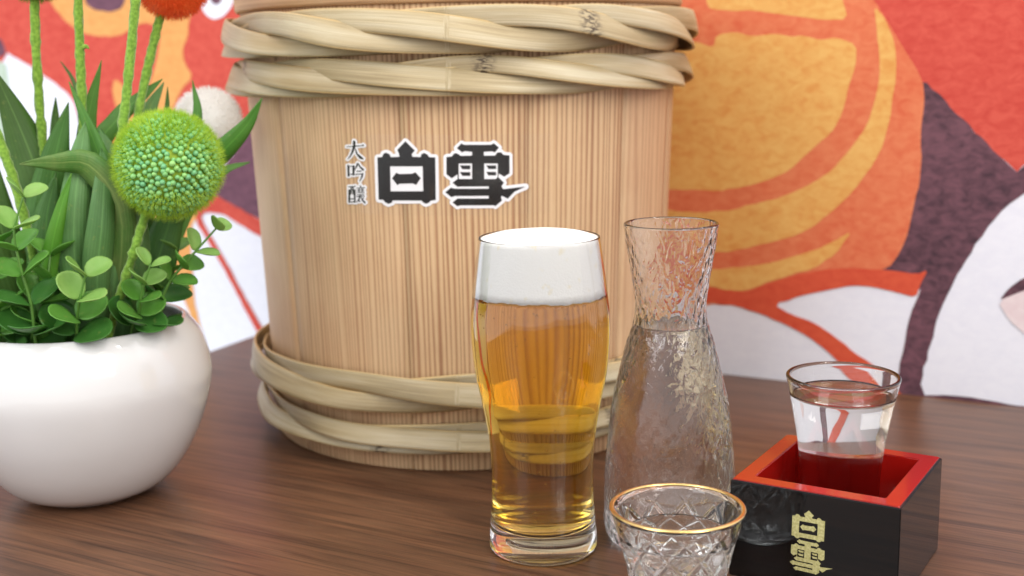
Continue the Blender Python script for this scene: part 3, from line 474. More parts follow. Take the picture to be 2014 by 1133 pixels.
# rear left corner of the table: the wall line meets the left edge
den = DU.x * DE.y - DU.y * DE.x
dlt = E0 - WP
s_ = (dlt.x * DE.y - dlt.y * DE.x) / den
CORNER = WP + DU * s_ - DE * 0.0012
bm = bmesh.new()
Rm = Matrix.Rotation(-WA, 3, 'Z')
q = [CORNER, CORNER + DU * 1.9, CORNER + DU * 1.9 - DE * 1.5, CORNER - DE * 1.5]
lo = [bm.verts.new(Rm @ (p - CORNER) + Vector((0, 0, -0.032))) for p in q]
hi = [bm.verts.new(Rm @ (p - CORNER)) for p in q]
bm.faces.new(lo); bm.faces.new(hi[::-1])
for k in range(4): bm.faces.new((lo[k], hi[k], hi[(k + 1) % 4], lo[(k + 1) % 4]))
bmesh.ops.recalc_face_normals(bm, faces=bm.faces[:])
bmesh.ops.bevel(bm, geom=bm.edges[:], offset=0.0012, segments=2, affect='EDGES')
table = bmobj('table', bm, TABLE); table.location = CORNER; table.rotation_euler = (0, 0, WA)
tag(table, 'dark brown walnut table top pushed against the mural wall', kind='structure')

# ------------------------------------------------------------------ sake barrel
BX, BY = -0.0335, 0.8869
def BR(z): return 0.1419 + 0.0386 * z
barrel = tag(empty('sake_barrel', (BX, BY, 0)), 'pale cedar sake barrel bound with twisted bamboo hoops, lettered sticker on front', 'barrel')
rng = random.Random(3)
# stave joints (angle measured from the camera side, + to the right)
joints = [-3.05]
widths = []
front = [-1.30, -0.86, -0.22, 0.30, 0.78, 1.22]
a = 1.22
while a < 2 * math.pi - 1.30 - 0.30:
    a += rng.uniform(0.36, 0.62); front.append(a)
edges = [e for e in front if e < 2 * math.pi - 1.55] + [2 * math.pi - 1.30]
TOPZ = 0.2985
for k in range(len(edges) - 1):
    a0, a1 = edges[k] + 0.0004, edges[k + 1] - 0.0004
    n = max(3, int((a1 - a0) / 0.045)); zs = [0.0, 0.0015, 0.06, 0.12, 0.18, 0.24, TOPZ]
    V, UV, Fc = [], [], []
    off = rng.uniform(0, 400)
    period = {0: 3.4, 1: 2.9, 2: 3.3, 3: 3.7, 4: 5.6}.get(k, rng.uniform(2.6, 4.6))     # ring spacing in mm
    dr = rng.uniform(-0.0002, 0.0002)
    for iz, z in enumerate(zs):
        for i in range(n + 1):
            t = i / n; an = a0 + (a1 - a0) * t
            r = BR(z) + dr - (0.0002 if i in (0, n) else 0) - (0.0012 if iz == 0 else 0)
            V.append((r * math.sin(an), -r * math.cos(an), z)); UV.append((off + an * 145 / period, z * 6 + off))
    nf_ = len(V)
    for iz, z in enumerate(zs):                    # inner face
        for i in range(n + 1):
            an = a0 + (a1 - a0) * i / n; r = BR(z) - 0.013
            V.append((r * math.sin(an), -r * math.cos(an), z)); UV.append((off + an * 145 / period, z * 6 + off))
    w = n + 1
    for iz in range(len(zs) - 1):
        for i in range(n):
            p = iz * w + i
            Fc.append((p, p + 1, p + w + 1, p + w)); Fc.append((nf_ + p + 1, nf_ + p, nf_ + p + w, nf_ + p + w + 1))
        p = iz * w
        Fc.append((nf_ + p, p, p + w, nf_ + p + w)); Fc.append((p + n, nf_ + p + n, nf_ + p + w + n, p + w + n))
    L = (len(zs) - 1) * w
    for i in range(n):
        Fc.append((i + 1, i, nf_ + i, nf_ + i + 1)); Fc.append((L + i, L + i + 1, nf_ + L + i + 1, nf_ + L + i))
    obj('stave', V, Fc, CEDAR[{0: 0, 1: 1, 2: 2, 3: 2, 4: 0}.get(k, k % 3)], barrel, True, UV)
# lid
R0 = BR(0.2924) + 0.0012
prof = [(0, 0.2985), (R0 - 0.012, 0.2985), (R0 - 0.0005, 0.2926), (R0 + 0.0012, 0.2932), (R0 + 0.0022, 0.2950), (R0 + 0.0026, 0.310), (R0 + 0.0012, 0.3135), (R0 - 0.002, 0.3145), (0, 0.3145)]
lid = obj('lid', *lathe(prof, 128), LIDM, barrel, True)
# bottom boards inside the staves
obj('bottom_board', *lathe([(0, 0.012), (BR(0.02) - 0.0135, 0.012), (BR(0.02) - 0.0135, 0.024), (0, 0.024)], 64), LIDM, barrel, False)

def hoop(zc, half, depth, strips, turns, width, seed, sway=0.0):
    """rope-like hoop: flat bamboo strips twisted round each other"""
    r_ = random.Random(seed)
    h = empty('bamboo_hoop'); h.parent = barrel
    n = 300; m = 6
    for s in range(strips):
        ph0 = 2 * math.pi * s / strips + r_.uniform(-0.22, 0.22)
        wv = width * r_.uniform(0.85, 1.1); lift = r_.uniform(-0.0006, 0.0010)
        a1, a2 = r_.uniform(0, 6.28), r_.uniform(0, 6.28)
        V, UV, Fc = [], [], []; uoff = r_.uniform(0, 9)
        for i in range(n):
            th = 2 * math.pi * i / n
            ph = ph0 - turns * th + 0.30 * math.sin(th * 2 + a1) + 0.16 * math.sin(th * 5 + a2)
            zb = zc + sway * math.sin(th + 1.0)
            for j in range(m + 1):
                q = (j / m - 0.5)
                z = zb + (half - wv / 2) * math.sin(ph) + q * wv * (0.93 + 0.07 * math.cos(2 * ph))
                rad = depth * (0.5 + 0.5 * math.cos(ph)) + lift + 0.0007 * (1 - (2 * q) ** 2)
                rad += -0.0075 * q * math.cos(ph) * (1 - 0.4 * math.sin(ph))   # lower edge stands off the next strip
                rad += 0.0008 * math.sin(th * 7 + a1) + 0.0005 * math.sin(th * 13 + a2)
                rad = max(rad, 0.0)
                R = BR(z) + 0.0012 + rad
                V.append((R * math.sin(th), -R * math.cos(th), z)); UV.append((uoff + th * 0.155, j / m))
        w = m + 1
        for i in range(n):
            i2 = (i + 1) % n
            for j in range(m):
                Fc.append((i * w + j, i2 * w + j, i2 * w + j + 1, i * w + j + 1))
        o = obj('bamboo_strip', V, Fc, BAMBOO, h, True, UV)
        sd = o.modifiers.new('thickness', 'SOLIDIFY'); sd.thickness = 0.0016; sd.offset = 0
    return h
hoop(0.2770, 0.0150, 0.0115, 4, 3, 0.0150, 21)
hoop(0.2500, 0.0128, 0.0090, 4, 3, 0.0128, 8)
hoop(0.0535, 0.0135, 0.0125, 3, 2, 0.0138, 33, 0.001)
hoop(0.0235, 0.0108, 0.0090, 3, 2, 0.0110, 14, 0.001)

# stickers under clear tape, wrapped on the curved front
def on_barrel(loops_list, off, name, mat, parent):
    bmj = bmesh.new()
    for loops in loops_list:
        b = fill(loops, 4.0)
        for v in b.verts:
            z = v.co.y / 1000; R = BR(z); an = v.co.x / 1000 / R
            v.co = Vector(((R + off) * math.sin(an), -(R + off) * math.cos(an), z))
        me = bpy.data.meshes.new('x'); b.to_mesh(me); b.free(); bmj.from_mesh(me); bpy.data.meshes.remove(me)
    bmesh.ops.recalc_face_normals(bmj, faces=bmj.faces[:])
    return bmobj(name, bmj, mat, parent)
backs = [on_barrel([[w]], 0.0004, 'sticker', PRINTW, barrel) for w in STICKER_WHITE]
on_barrel([[HAKU[0], HAKU[1]], [HAKU[2]]], 0.0006, 'printed_character', PRINTK, backs[0])
on_barrel([YUKI[:3]] + [[q] for q in YUKI[3:]], 0.0006, 'printed_character', PRINTK, backs[1])
def area2(p): return sum(p[i][0] * p[(i + 1) % len(p)][1] - p[(i + 1) % len(p)][0] * p[i][1] for i in range(len(p)))
def inside(pt, poly):
    r = False
    for (xa, ya), (xb, yb) in zip(poly, poly[1:] + poly[:1]):
        if (ya > pt[1]) != (yb > pt[1]) and pt[0] < (xb - xa) * (pt[1] - ya) / (yb - ya) + xa: r = not r
    return r
for gi_, glyph in enumerate(SMALL):
    sg = 1 if area2(glyph[0]) > 0 else -1
    outer = [p for p in glyph if area2(p) * sg > 0]; holes = [p for p in glyph if area2(p) * sg < 0]
    groups = [[o] + [h for h in holes if inside(h[0], o)] for o in outer]
    mid = (sum(p[0] for p in glyph[0]) / len(glyph[0]), sum(p[1] for p in glyph[0]) / len(glyph[0]))
    par = backs[2]
    for b_, w_ in zip(backs[2:], STICKER_WHITE[2:]):
        if min(p[1] for p in w_) <= mid[1] <= max(p[1] for p in w_): par = b_
    on_barrel(groups, 0.0006, 'printed_character', PRINTK, par)
on_barrel([[TAPE_Q]], 0.0009, 'clear_tape', TAPE, barrel)

# ------------------------------------------------------------------ flower pot and artificial flowers
PX, PY = -0.2643, 0.7248
pot = tag(empty('flower_pot', (PX, PY, 0)), 'round glossy white ceramic pot holding the artificial flowers', 'pot')
prof = [(0.0, 0.0012), (0.026, 0.0012), (0.030, 0.0), (0.036, 0.0012)]
outer = [(0.036, 0.0012), (0.0485, 0.0085), (0.0605, 0.0235), (0.0705, 0.0440), (0.0765, 0.0660), (0.0768, 0.0800), (0.0725, 0.0960), (0.0645, 0.1075)]
prof += [tuple(p) for p in spline(outer, 40)][1:]
prof += [(0.0632, 0.1083), (0.0616, 0.1080), (0.0610, 0.1066)]
prof += [tuple(p) for p in spline([(0.0610, 0.1066), (0.0680, 0.096), (0.0725, 0.080), (0.0720, 0.066), (0.062, 0.035)], 14)][1:] + [(0.0, 0.030)]
obj('bowl', *lathe(prof, 128), CERAMIC, pot)
soil = [(0.0, 0.088), (0.03, 0.0885), (0.055, 0.087), (0.0690, 0.086), (0.069, 0.082), (0.0, 0.080)]
rs = random.Random(4)
obj('moss_filling', *lathe(soil, 64, lambda i, k, r, z, a: r - rs.uniform(0, .001)), SOIL, pot)

VIEW = np.array([0.0, 0.0, 0.26])
def blade(parent, pts, wpx, tone, seed):
    r_ = random.Random(seed)
    P = [np.array(p) / 1000 for p in pts]
    P = [P[0] * np.array([1, 1, 0]) + np.array([0, 0, 0.086])] + P if P[0][2] > 0.09 else P
    C = spline(P, 22); wmax = wpx / 2394 * 0.72 * 1.35
    V, Fc = [], []; tw = r_.uniform(-0.3, 0.3); m = 4
    for i, c_ in enumerate(C):
        t = i / (len(C) - 1)
        tan = C[min(i + 1, 21)] - C[max(i - 1, 0)]; tan /= np.linalg.norm(tan)
        view = c_ - VIEW; view /= np.linalg.norm(view)
        side = np.cross(tan, view); side /= np.linalg.norm(side)
        nrm = np.cross(side, tan)
        an = tw * (0.3 + 0.7 * t)
        side, nrm = side * math.cos(an) + nrm * math.sin(an), nrm * math.cos(an) - side * math.sin(an)
        prof_w = (0.55 + 0.9 * t) if t < 0.5 else 1.0
        prof_w *= max(0.0, 1 - max(0.0, (t - 0.45) / 0.55) ** 1.7)
        w = wmax * 0.5 * prof_w + 0.00015
        for j in range(m + 1):
            q = 2 * j / m - 1
            V.append(c_ + side * q * w + nrm * (abs(q) ** 1.3 * w * 0.20 + 0.0004 * math.sin(9 * t + 3 * q)))
    for i in range(21):
        for j in range(m):
            p = i * (m + 1) + j; Fc.append((p, p + 1, p + m + 2, p + m + 1))
    base = np.array([PX, PY, 0.08])
    UV = [(j / m, i / 21) for i in range(22) for j in range(m + 1)]
    o = obj('blade_leaf', np.array(V) - base, Fc, LEAF[tone], parent, True, UV)
    sd = o.modifiers.new('thickness', 'SOLIDIFY'); sd.thickness = 0.0004; sd.offset = 0
tuft = tag(empty('blade_leaf_plant', (PX, PY, 0.08)), 'tuft of long pointed artificial blade leaves fanning out of the white pot', 'plant')
for k, (w, t, pts) in enumerate(BLADES): blade(tuft, pts, w, t, 100 + k)

# round leaf sprigs
def round_leaf(base, direction, normal, size):
    """cupped oval leaf growing from base along direction"""
    d = np.array(direction, float); d /= np.linalg.norm(d)
    nn = np.array(normal, float); nn -= d * np.dot(nn, d); nn /= np.linalg.norm(nn); s = np.cross(nn, d)
    V, Fc = [np.array(base) + d * size * 0.5 - nn * size * 0.06], []
    K = 16
    for ring in (0.5, 0.85, 1.0):
        for k in range(K):
            a = 2 * math.pi * k / K
            x = 0.5 + 0.5 * ring * math.cos(a); y = 0.47 * ring * math.sin(a)
            up = 0.16 * (ring ** 2) * (math.sin(a) ** 2) + 0.10 * ring ** 2 * (math.cos(a) > 0) * math.cos(a)
            V.append(np.array(base) + d * size * x + s * size * y + nn * size * (up - 0.06))
    for k in range(K):
        k2 = (k + 1) % K
        Fc.append((0, 1 + k, 1 + k2))
        for g in (0, 1): Fc.append((1 + g * K + k, 1 + (g + 1) * K + k, 1 + (g + 1) * K + k2, 1 + g * K + k2))
    return V, Fc
SPRIG_INFO = [
    ('leftmost round leaf sprig, pale green tips, rising at the pot left rim', 5, 1.0),
    ('short round leaf sprig hanging over the middle of the pot front rim', 3, 1.0),
    ('round leaf sprig just right of the bead flower stem', 4, 0.85),
    ('round leaf sprig leaning far out over the pot right side', 5, 0.8),
    ('dark round leaf sprig cut off by the left picture edge', 4, 1.05),
    ('dark round leaf sprig tucked behind the leftmost pale tipped sprig', 4, 1.05),
    ('rearmost round leaf sprig rising behind the leaning right one', 4, 0.75)]
for si, pts in enumerate(SPRIGS):
    lab, nodes, sc = SPRIG_INFO[si]
    r_ = random.Random(300 + si)
    P = [np.array(p) / 1000 for p in pts]; P0 = P[0].copy()
    P0[:2] = np.array([PX, PY]) + (P0[:2] - np.array([PX, PY])) * 0.82; P0[2] = 0.084
    P = [P0] + P
    C = spline(P, 30)
    root = tag(empty('round_leaf_sprig', tuple(P0)), lab, 'sprig', 'round leaf sprigs in the white pot')
    obj('stem', *tube(C - P0, np.linspace(0.0011, 0.0006, 30), 6), STEMG, root)
    for k in range(nodes + 1):
        t0 = 0.35 if si in (1, 2) else 0.30; t = t0 + (1 - t0) * k / nodes; i = min(29, int(t * 29)); c_ = C[i]
        tan = C[min(i + 1, 29)] - C[max(i - 1, 0)]; tan /= np.linalg.norm(tan)
        u = np.cross(tan, (0.2, 1, 0.1)); u /= np.linalg.norm(u); w = np.cross(tan, u)
        rot = (k % 2) * math.pi / 2 * 0.75 + r_.uniform(-0.35, 0.35)
        size = sc * 0.0215 * (1.24 - 0.56 * t) * r_.uniform(0.9, 1.1)
        for sgn in ((1, -1, 0) if (k == 0 and si in (0, 2)) else (1, -1)):
            d = np.array([0.1, -1.0, 0.25]) if sgn == 0 else sgn * (u * math.cos(rot) + w * math.sin(rot)) + tan * (0.25 + 0.35 * t)
            V, Fc = round_leaf(c_ - P0, d, tan + np.array([0, -0.25, 0.2]), size)
            mt = ROUND[2] if t > 0.72 and si != 4 and si != 5 else (ROUND[1] if t > 0.45 else ROUND[0])
            o = obj('round_leaf', V, Fc, mt, root)
            sd = o.modifiers.new('thickness', 'SOLIDIFY'); sd.thickness = 0.0005; sd.offset = 0

# pompom flowers
def fuzz(center, R, count, length, width, seed, keep=None):
    r_ = np.random.default_rng(seed)
    D = r_.normal(size=(count, 3)); D /= np.linalg.norm(D, axis=1)[:, None]
    if keep is not None: D = D[keep(D, r_)]
    n = len(D)
    T = np.cross(D, r_.normal(size=(n, 3))); T /= np.linalg.norm(T, axis=1)[:, None]
    L = length * r_.uniform(0.55, 1.15, n)[:, None]
    base = D * R; lean = np.cross(T, D) * r_.normal(0, 0.45, (n, 1))
    mid = base + (D + lean * 0.4) * L * 0.55; tip = base + (D + lean) * L
    V = np.stack([base - T * width, base + T * width, mid + T * width * 0.7, mid - T * width * 0.7, tip], 1).reshape(-1, 3) + center
    k = np.arange(n) * 5
    F4 = np.stack([k, k + 1, k + 2, k + 3], 1).tolist(); F3 = np.stack([k + 3, k + 2, k + 4], 1).tolist()
    return V, F4 + F3

ico = bmesh.new(); bmesh.ops.create_icosphere(ico, subdivisions=2, radius=1)
ICO_V = np.array([v.co[:] for v in ico.verts]); ICO_F = np.array([[v.index for v in f.verts] for f in ico.faces]); ico.free()
def beads(center, R, n, r, seed):
    r_ = np.random.default_rng(seed)
    i = np.arange(n) + 0.5; ph = np.arccos(1 - 2 * i / n); th = math.pi * (1 + 5 ** 0.5) * i
    D = np.stack([np.cos(th) * np.sin(ph), np.sin(th) * np.sin(ph), np.cos(ph)], 1) + r_.normal(0, 0.018, (n, 3))
    D /= np.linalg.norm(D, axis=1)[:, None]
    C = D * (R + r_.normal(0, r * 0.24, (n, 1)))
    sz = r * r_.uniform(0.80, 1.10, n)
    V = (C[:, None, :] + ICO_V[None] * sz[:, None, None]).reshape(-1, 3) + center
    F = (ICO_F[None] + (np.arange(n) * len(ICO_V))[:, None, None]).reshape(-1, 3)
    return V, F.tolist()

FLOWERS = [
    ('green', (-193, 690, 204), 28.6, [(-235, 690, 103), (-228, 690, 124), (-218, 690, 150), (-207, 690, 178), (-196, 690, 198)], 'green pompom flower with tiny beads and lime fuzz, nearest the barrel', 1),
    ('white', (-196, 800, 223), 22.0, [(-253, 756, 94), (-230, 770, 134), (-208, 785, 178), (-197, 799, 220)], 'white fuzzy pompom flower behind the green beaded one', 0),
    ('orange', (-204, 765, 310), 23.5, [(-258, 745, 97), (-242, 750, 170), (-226, 757, 238), (-214, 763, 283), (-206, 765, 304)], 'orange fuzzy pompom flower cut by the top picture edge', 0),
    ('olive', (-280, 745, 321), 24.0, [(-279, 735, 100), (-280, 737, 178), (-282, 740, 221), (-282, 743, 272), (-280, 745, 316)], 'olive pompom flower on the leftmost straight stem, top left corner', 0),
    ('green', (-248, 730, 338), 24.0, [(-255, 730, 100), (-254, 728, 179), (-252, 728, 239), (-251, 730, 280), (-248, 730, 332)], 'straight green flocked stem with a small snag, second from the left, head above the picture', 0),
    ('yellow', (-200, 700, 338), 24.0, [(-251, 712, 103), (-236, 708, 172), (-222, 705, 225), (-210, 702, 285), (-201, 700, 332)], 'long green flocked stem leaning right, left of the orange flower stem', 0),
    ('yellow', (-309, 690, 268), 23.0, [(-275, 705, 106), (-279, 700, 159), (-285, 695, 204), (-297, 692, 244), (-307, 690, 263)], 'green flocked stem bending left out of the picture edge', 0)]
for fi, (kind, ctr, R, stem, lab, bead) in enumerate(FLOWERS):
    P = [np.array(p, float) / 1000 for p in stem]
    P0 = P[0].copy(); P0[2] = 0.084
    root = tag(empty('pompom_flower', tuple(P0)), lab, 'flower', 'pompom flowers in the white pot')
    C = spline([P0] + P, 70); r_ = np.random.default_rng(50 + fi)
    rad = 0.0027 + 0.00022 * r_.normal(size=70)
    V, Fc = tube(C - P0, rad, 12)
    V = np.array(V) + r_.normal(0, 0.00018, (len(V), 3))
    st = obj('stem', V, Fc, FLOCK, root)
    if fi == 4:                                            # a snag on the stem
        V2, F2 = tube(spline([C[52] - P0, C[52] - P0 + np.array([.004, -.001, .001]), C[52] - P0 + np.array([.0058, -.001, -.0005])], 6), [.002, .0018, .0015, .0012, .0008, .0004], 7)
        obj('snag', V2, F2, FLOCK, st)
    # flocking on the stem
    n = 2600; k = r_.integers(5, 69, n); a_ = r_.uniform(0, 2 * math.pi, n)
    tan = C[np.minimum(k + 1, 69)] - C[k - 1]; tan /= np.linalg.norm(tan, axis=1)[:, None]
    u = np.cross(tan, np.array([0.13, 0.97, 0.2])); u /= np.linalg.norm(u, axis=1)[:, None]; w = np.cross(tan, u)
    d = u * np.cos(a_)[:, None] + w * np.sin(a_)[:, None]
    b0 = C[k] + (C[np.minimum(k + 1, 69)] - C[k]) * r_.uniform(0, 1, n)[:, None] - P0 + d * 0.0025
    t1 = np.cross(d, tan) * 0.00012
    tip = b0 + (d + r_.normal(0, .5, (n, 3))) * 0.0009
    V = np.stack([b0 - t1, b0 + t1, tip], 1).reshape(-1, 3); kk = np.arange(n) * 3
    tag(obj('flocking', V, np.stack([kk, kk + 1, kk + 2], 1).tolist(), FLOCK, st, False), kind='stuff')
    c0 = np.array(ctr, float) / 1000 - P0; Rm_ = R / 1000
    hv_, hf_ = lathe([(0, -Rm_ * .93)] + [(Rm_ * .93 * math.sin(t), -Rm_ * .93 * math.cos(t)) for t in np.linspace(0.15, math.pi - 0.15, 18)] + [(0, Rm_ * .93)], 32)
    head = obj('flower_head', np.array(hv_) + c0, hf_, FUZZ[kind], root)
    if bead:
        V, Fc = beads(c0, Rm_ * 0.970, 960, 0.00165, 7)
        tag(obj('beads', V, Fc, BEAD, head, True), kind='stuff')
        look = np.array([0.30, -0.90, -0.22]); look /= np.linalg.norm(look)
        def keep(D, g, look=look):
            c_ = D @ look
            p = np.clip((0.80 - c_) / 0.30, 0.05, 1.0) * np.where(D[:, 2] > 0.35, 1.0, 0.65)
            p = np.where(D[:, 2] > 0.42, 1.0, p)
            p = np.where(D[:, 2] < -0.45, np.maximum(p, 0.55), p)
            return g.uniform(size=len(D)) < p
        V, Fc = fuzz(c0, Rm_ * 0.98, 20000, 0.0050, 0.00012, 3, keep)
    else:
        V, Fc = fuzz(c0, Rm_ * 0.93, 6000 if fi in (1, 2) else 3500, 0.0032, 0.00014, 3 + fi)
    tag(obj('fuzz', V, Fc, FUZZ[kind], head, False), kind='stuff')

# ------------------------------------------------------------------ glassware
def inner_at(prof, z):
    zs = [p[1] for p in prof]; rs_ = [p[0] for p in prof]
    return float(np.interp(z, zs, rs_))

# beer glass
GX, GY = 0.0145, 0.6218
beer_glass = tag(empty('beer_glass', (GX, GY, 0)), 'tall curved clear beer glass with a heavy base, in front of the barrel', 'glass')
out_k = [(0.0290, 0.0022), (0.0290, 0.0060), (0.0283, 0.0150), (0.0274, 0.0270), (0.0271, 0.0370), (0.0274, 0.0510), (0.0288, 0.0660), (0.0318, 0.0830), (0.0346, 0.0970), (0.0361, 0.1120), (0.0364, 0.1260), (0.0351, 0.1400), (0.0330, 0.1570), (0.0314, 0.1685)]
outer = [tuple(p) for p in spline(out_k, 70)]
in_k = [(0.0, 0.0118), (0.012, 0.0122), (0.021, 0.0142), (0.0251, 0.0185), (0.0257, 0.0270), (0.0256, 0.0370), (0.0260, 0.0510), (0.0274, 0.0660), (0.0304, 0.0830), (0.0332, 0.0970), (0.0348, 0.1120), (0.0351, 0.1260), (0.0340, 0.1400), (0.0320, 0.1570), (0.0304, 0.1685)]
inner = [tuple(p) for p in spline(in_k, 80)]
prof = [(0.0, 0.0016), (0.022, 0.0012), (0.0262, 0.0), (0.0280, 0.0006)] + outer + rim(outer[-1][0], inner[-1][0], 0.1688) + inner[::-1]
prof[-1] = (0.0, prof[-1][1])
obj('glass_body', *lathe(prof, 128), GLASS, beer_glass)
beer = tag(empty('beer', (GX, GY, 0)), 'golden amber beer with thick white foam filling the tall glass', 'beer')
LV = 0.1396
liq = [(r + 0.00022, z - 0.0002) for r, z in inner if z < LV]
liq[0] = (0.0, liq[0][1])
prof = liq + [(inner_at(inner, LV) + 0.00022, LV), (0.0, LV)]
fr_ = random.Random(2)
def brim(a): return 0.00045 * math.sin(3 * a + 1) + 0.00025 * math.sin(11 * a) + 0.00018 * math.sin(29 * a + 2) + 0.00012 * math.sin(67 * a)
lv, lf = lathe(prof, 192)
lv = [(x, y, z + (brim(math.atan2(y, x)) if z > LV - 1e-6 and x * x + y * y > 1e-8 else 0)) for x, y, z in lv]
obj('beer_liquid', lv, lf, BEER, beer)
foam = [(0.0, LV + 0.00005), (0.02, LV + 0.00005), (inner_at(inner, LV) - 0.0001, LV + 0.00005)] + [(r - 0.0001 if z < 0.1672 else r + 0.0001, z) for r, z in inner if LV + .0015 < z < 0.1680] + [(0.0301, 0.1686), (0.0296, 0.1691), (0.0270, 0.1700), (0.0215, 0.1709), (0.015, 0.1716), (0.008, 0.1720), (0.0, 0.1721)]
fv, ff = lathe(foam, 192)
fv = [list(v) for v in fv]
for v in fv:
    a = math.atan2(v[1], v[0])
    if v[2] < LV + 0.0002 and v[0] ** 2 + v[1] ** 2 > 1e-8: v[2] += brim(a)
    elif v[2] > 0.1690: v[2] += 0.0004 * math.sin(120 * v[0] + 1) * math.sin(150 * v[1])
obj('foam', fv, ff, FOAM, beer)
# a few gas bubbles clinging inside the glass and rising through the beer
bv, bf = [], []
for q in range(110):
    z = fr_.uniform(0.02, LV - 0.003) if q < 60 else LV - 0.001 - abs(fr_.gauss(0, 0.004))
    a = fr_.uniform(math.pi, 2 * math.pi); r = (inner_at(inner, z) - 0.0008) * (1.0 if q % 3 else fr_.uniform(0.2, 0.9))
    s = fr_.uniform(0.00016, 0.0005)
    o_ = len(bv); bv += [(r * math.cos(a) + p[0] * s, r * math.sin(a) + p[1] * s, z + p[2] * s) for p in ICO_V]; bf += [tuple(i_ + o_ for i_ in f) for f in ICO_F]
tag(obj('bubbles', bv, bf, BUBBLE, beer), kind='stuff')

# hammered carafe
KX, KY = 0.0836, 0.6300
carafe = tag(empty('carafe', (KX, KY, 0)), 'hammered clear glass carafe with a flared neck, between beer glass and black box', 'carafe')
out_k = [(0.0335, 0.0030), (0.0354, 0.0085), (0.0356, 0.0200), (0.0349, 0.0370), (0.0331, 0.0610), (0.0296, 0.0840), (0.0238, 0.1080), (0.0210, 0.1160), (0.0193, 0.1220), (0.0187, 0.1310), (0.0207, 0.1467), (0.0231, 0.1618), (0.0248, 0.1730)]
outer = [tuple(p) for p in spline(out_k, 80)]
thick = [0.0034, 0.0034, 0.0033, 0.0030, 0.0028, 0.0026, 0.0025, 0.0023, 0.0022, 0.0021]
in_k = [(0.0, 0.0092), (0.020, 0.0096), (0.0275, 0.0112), (0.0312, 0.0155), (0.0321, 0.0230)] + [(r - t_, z) for (r, z), t_ in zip(out_k[3:], thick)]
inner = [tuple(p) for p in spline(in_k, 90)]
prof = [(0.0, 0.0020), (0.024, 0.0014), (0.0290, 0.0), (0.0318, 0.0010)] + outer + rim(outer[-1][0], inner[-1][0], 0.1732) + inner[::-1]
prof[-1] = (0.0, prof[-1][1])
def wob(i, k, r, z, a):
    f = max(0.0, min(1.0, (0.171 - z) / 0.006)) * min(1.0, r / 0.02)
    return r + f * 0.00022 * (math.sin(13 * a + 260 * z) * math.sin(410 * z + 7 * a) + 0.6 * math.sin(23 * a - 500 * z))
cb = obj('glass_body', *lathe(prof, 160, wob), HAMMER, carafe)
cb.data.materials.append(GLASS)
n_in = 160 * (4 + len(outer) - 1)
cb.data.polygons.foreach_set('material_index', [1 if i >= n_in else 0 for i in range(len(cb.data.polygons))])
carafe_sake = empty('sake', (KX, KY, 0))
tag(carafe_sake, 'clear sake filling the hammered carafe up to its narrow neck', 'sake')
LV = 0.1195
liq = [(r + 0.00025, z - 0.0002) for r, z in inner if z < LV]; liq[0] = (0.0, liq[0][1])
ri = inner_at(inner, LV)
obj('sake_liquid', *lathe(liq + [(ri + 0.0002, LV + 0.0008), (ri - 0.0008, LV + 0.0002), (ri - 0.002, LV), (0.0, LV)], 128), SAKE, carafe_sake)

# cut glass cup with a gold rim
CX, CY = 0.0745, 0.5331
cup = tag(empty('cut_glass_cup', (CX, CY, 0)), 'small diamond cut clear glass cup with a gold rim, nearest the camera', 'cup')
H = 0.0548
def cup_r(z): return float(np.interp(z, [0, .0035, .021, .035, .0431, .0500, H], [.0165, .0182, .0226, .0257, .0279, .0298, .0313]))
n = 528; prof = [(0.0, 0.003), (0.010, 0.0024), (0.0145, 0.0)]
prof += [(cup_r(z), z) for z in np.linspace(0.0012, H - 0.0006, 170)]
i_out = (3, 3 + 170)
prof += [(0.0310, H + 0.0002), (0.0304, H + 0.0004), (0.0298, H)]
prof += [(cup_r(z) - 0.0030, z) for z in np.linspace(H - 0.0012, 0.0095, 40)] + [(0.0150, 0.0078), (0.008, 0.0072), (0.0, 0.0070)]
def cuts(i, k, r, z, a):
    if not (i_out[0] <= i < i_out[1]) or z < 0.004: return r
    g = 0.0
    for sgn in (1, -1):
        ph = (a * 11 / (2 * math.pi) + sgn * z / 0.0190 + 0.25) % 1.0
        dd = min(ph, 1 - ph) * (2 * math.pi * r / 11) * 0.74
        g = max(g, 1 - dd / 0.0015)
    f = max(0.0, min(1.0, (H - 0.0042 - z) / 0.004))
    return r - 0.0011 * max(0.0, g) * f
obj('glass_body', *lathe(prof, n, cuts), GLASS, cup)
tor = [(0.03018 + 0.00115 * math.cos(t), H + 0.0002 + 0.0007 * math.sin(t)) for t in np.linspace(0, 2 * math.pi, 13)]
obj('gold_rim', *lathe(tor, 128), GOLD, cup)
cup_sake = tag(empty('sake', (CX, CY, 0)), 'clear sake poured into the gold rimmed cut glass cup', 'sake')
inn = [(0.0, 0.0070), (0.008, 0.0072), (0.0150, 0.0078)] + [(cup_r(z) - 0.0030, z) for z in np.linspace(0.0095, H - .0012, 40)]
LV = 0.0415
liq = [(r + 0.00025 if r else 0.0, z - 0.0002) for r, z in inn if z < LV]; ri = inner_at(inn, LV)
obj('sake_liquid', *lathe(liq + [(ri + .0002, LV + .0007), (ri - .001, LV + .0001), (ri - .002, LV), (0.0, LV)], 128), SAKE, cup_sake)

